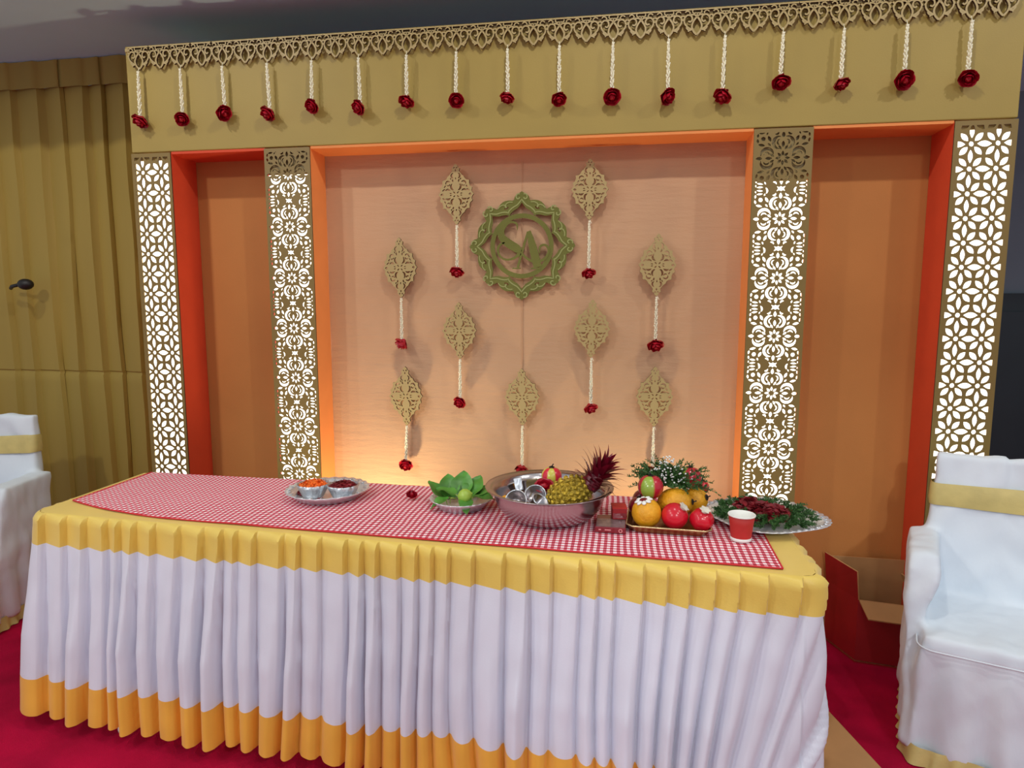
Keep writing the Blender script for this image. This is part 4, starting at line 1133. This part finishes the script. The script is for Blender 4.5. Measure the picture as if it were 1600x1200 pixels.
cs = thing('cardboard_sheet', 'flat brown cardboard flap on the carpet beside the right table end', 'cardboard', (0.705, -0.62, 0.001), (0, 0, R(14)))
bevel(MB().box(-0.14, 0.14, -0.2, 0.2, 0.0, 0.006).build('lower_sheet', M['card_tan'], cs), 0.001)
o = MB().box(-0.13, 0.13, -0.20, 0.19, 0.0, 0.006).build('raised_sheet', M['card_tan'], cs); o.location = (0.01, 0.0, 0.012); o.rotation_euler = (0, R(-5), 0); o.location.z = 0.022

# ================================================================== COVERED CHAIRS
def chair_cover_mesh(seed):
    mb = MB()
    def hull(sections):
        """stack of rectangles (x0,x1,y0,y1,z)"""
        v = []; f = []
        for x0, x1, y0, y1, z in sections: v += [(x0, y0, z), (x1, y0, z), (x1, y1, z), (x0, y1, z)]
        f.append((3, 2, 1, 0)); n = len(sections)
        for i in range(n - 1):
            for k in range(4): a = i * 4 + k; b = i * 4 + (k + 1) % 4; f.append((a, b, b + 4, a + 4))
        f.append(tuple(range((n - 1) * 4, n * 4))); mb.add(v, f)
    hull([(-0.268, 0.268, -0.285, 0.262, 0.03), (-0.26, 0.26, -0.272, 0.25, 0.30), (-0.25, 0.25, -0.26, 0.24, 0.445)])            # apron and seat
    hull([(-0.255, 0.255, 0.13, 0.25, 0.35), (-0.245, 0.245, 0.19, 0.275, 0.60), (-0.225, 0.225, 0.245, 0.30, 0.972)])           # back
    for s in (1, -1):
        a, b = sorted((s * 0.20, s * 0.30)); c, d = sorted((s * 0.235, s * 0.30))
        hull([(min(s * .22, s * .29), max(s * .22, s * .29), -0.25, 0.22, 0.04), (c, d, -0.17, 0.22, 0.45), (a, b, -0.14, 0.23, 0.62), (a, b, -0.10, 0.24, 0.675)])
    me = mb.mesh('cover_base')
    ob = bpy.data.objects.new('cover_base', me); C.objects.link(ob)
    md = ob.modifiers.new('r', 'REMESH'); md.mode = 'VOXEL'; md.voxel_size = 0.011
    sm = ob.modifiers.new('s', 'SMOOTH'); sm.iterations = 9; sm.factor = 0.6
    bpy.context.view_layer.update(); dg = bpy.context.evaluated_depsgraph_get()
    out = bpy.data.meshes.new_from_object(ob.evaluated_get(dg)); bpy.data.objects.remove(ob, do_unlink=True)
    nrm = [v.normal.copy() for v in out.vertices]
    for v, n in zip(out.vertices, nrm):
        p = v.co; low = max(0, min(1, (0.45 - p.z) / 0.4)); ang = atan2(p.y, p.x)
        w = 0.0
        if abs(n.z) < 0.75:
            w += low * 0.020 * sin(ang * 15 + 2.5 * noise.noise((ang * 2, 0, seed)) + p.z * 2) * (0.5 + 0.8 * abs(noise.noise((ang * 3, 1, seed))))
        # slack diagonal folds from arm to back and over the seat
        w += 0.010 * noise.noise((p.x * 10 + p.z * 9 * (1 if p.x > 0 else -1), p.y * 5, p.z * 4 + seed)) + 0.004 * noise.noise((p.x * 22, p.y * 22, p.z * 9 + seed))
        v.co = p + n * w
    out.polygons.foreach_set('use_smooth', [True] * len(out.polygons)); out.materials.clear(); out.materials.append(M['cover'])
    out.name = 'cover'; return out
CHAIR = chair_cover_mesh(3.0)
def rounded_loop(hx, hy, cy, r=0.02, n=5):
    pts = []
    for (sx, sy, a0) in ((1, -1, -90), (1, 1, 0), (-1, 1, 90), (-1, -1, 180)):
        for k in range(n + 1):
            a = R(a0 + 90 * k / n); pts.append((sx * (hx - r) + r * cos(a), cy + sy * (hy - r) + r * sin(a)))
    return pts
def covered_chair(loc, rz, label):
    t = thing('covered_chair', label, 'chair', loc, (0, 0, rz), group='white covered chairs')
    link('cover', CHAIR, t)
    # sash round the back
    v = []; f = []; zs = (0.775, 0.79, 0.82, 0.85, 0.865)
    for j, z in enumerate(zs):
        u = (z - 0.60) / 0.385; hx = 0.245 - 0.02 * u + (0.006 if 0 < j < 4 else 0.003); y0 = 0.19 + 0.055 * u; y1 = 0.275 + 0.025 * u
        lp_ = rounded_loop(hx, (y1 - y0) / 2 + 0.007 + (0.003 if 0 < j < 4 else 0), (y0 + y1) / 2, 0.03)
        for i, (x, y) in enumerate(lp_): v.append((x, y, z + 0.012 * noise.noise((x * 5, y * 3, 2)) + 0.004 * sin(x * 25 + j)))
    n = len(v) // len(zs)
    for j in range(len(zs) - 1):
        for k in range(n): a = j * n + k; b = j * n + (k + 1) % n; f.append((a, b, b + n, a + n))
    MB().add(v, f).build('sash', M['sash'], t, True)
    # ruffled gold hem
    v = []; f = []; base = []
    lp_ = []
    Lp = rounded_loop(0.272, 0.276, -0.012, 0.06, 6)
    for i in range(len(Lp)):
        a = Vector(Lp[i]); b = Vector(Lp[(i + 1) % len(Lp)]); m_ = max(1, int((b - a).length / 0.006))
        for k in range(m_): lp_.append(a.lerp(b, k / m_))
    n = len(lp_); cc = Vector((0, -0.015))
    for j, z in enumerate((0.062, 0.045, 0.022, 0.004)):
        for i, p in enumerate(lp_):
            d = (p - cc).normalized(); w = (0.002 + 0.006 * j / 3) * sin(i * 0.62 + 1.5 * noise.noise((i * 0.06, 0, 0))) + 0.006 + 0.006 * j
            q = p + d * w; v.append((q.x, q.y, z))
    for j in range(3):
        for k in range(n): a = j * n + k; b = j * n + (k + 1) % n; f.append((a, b, b + n, a + n))
    MB().add(v, f).build('hem_ruffle', M['sash'], t, True)
    # seam where the apron joins the seat
    mb = MB(); lp2 = rounded_loop(0.262, 0.268, -0.012, 0.05, 6)
    mb.tube([(x, y, 0.405 + 0.02 * noise.noise((x * 4, y * 4, 1))) for x, y in lp2 + lp2[:1]], 0.003, 5, False)
    mb.build('seam', M['cover'], t, True)
    return t
covered_chair((1.365, -0.50, 0), R(-22), 'white cloth covered armchair with gold sash at the right, beside the carton')
covered_chair((-3.165, -0.25, 0), R(12), 'white cloth covered armchair with gold sash behind the left table end')

# small dark fitting, kind unknown, at the far left edge
t = thing('dark_knob', 'small black rounded object on a stalk in front of the drape at the far left', 'knob', (-3.30, 0.36, 1.66))
mb = MB(); mb.ball((0, 0, 0), 0.035, 14, 8, (1.3, 1, 0.9)); mb.build('round_end', M['dark'], t, True)
mb = MB(); mb.tube([(-0.03, 0.0, 0), (-0.12, 0.03, -0.01), (-0.16, 0.06, -0.02)], 0.01, 8); mb.build('stalk', M['dark'], t, True)
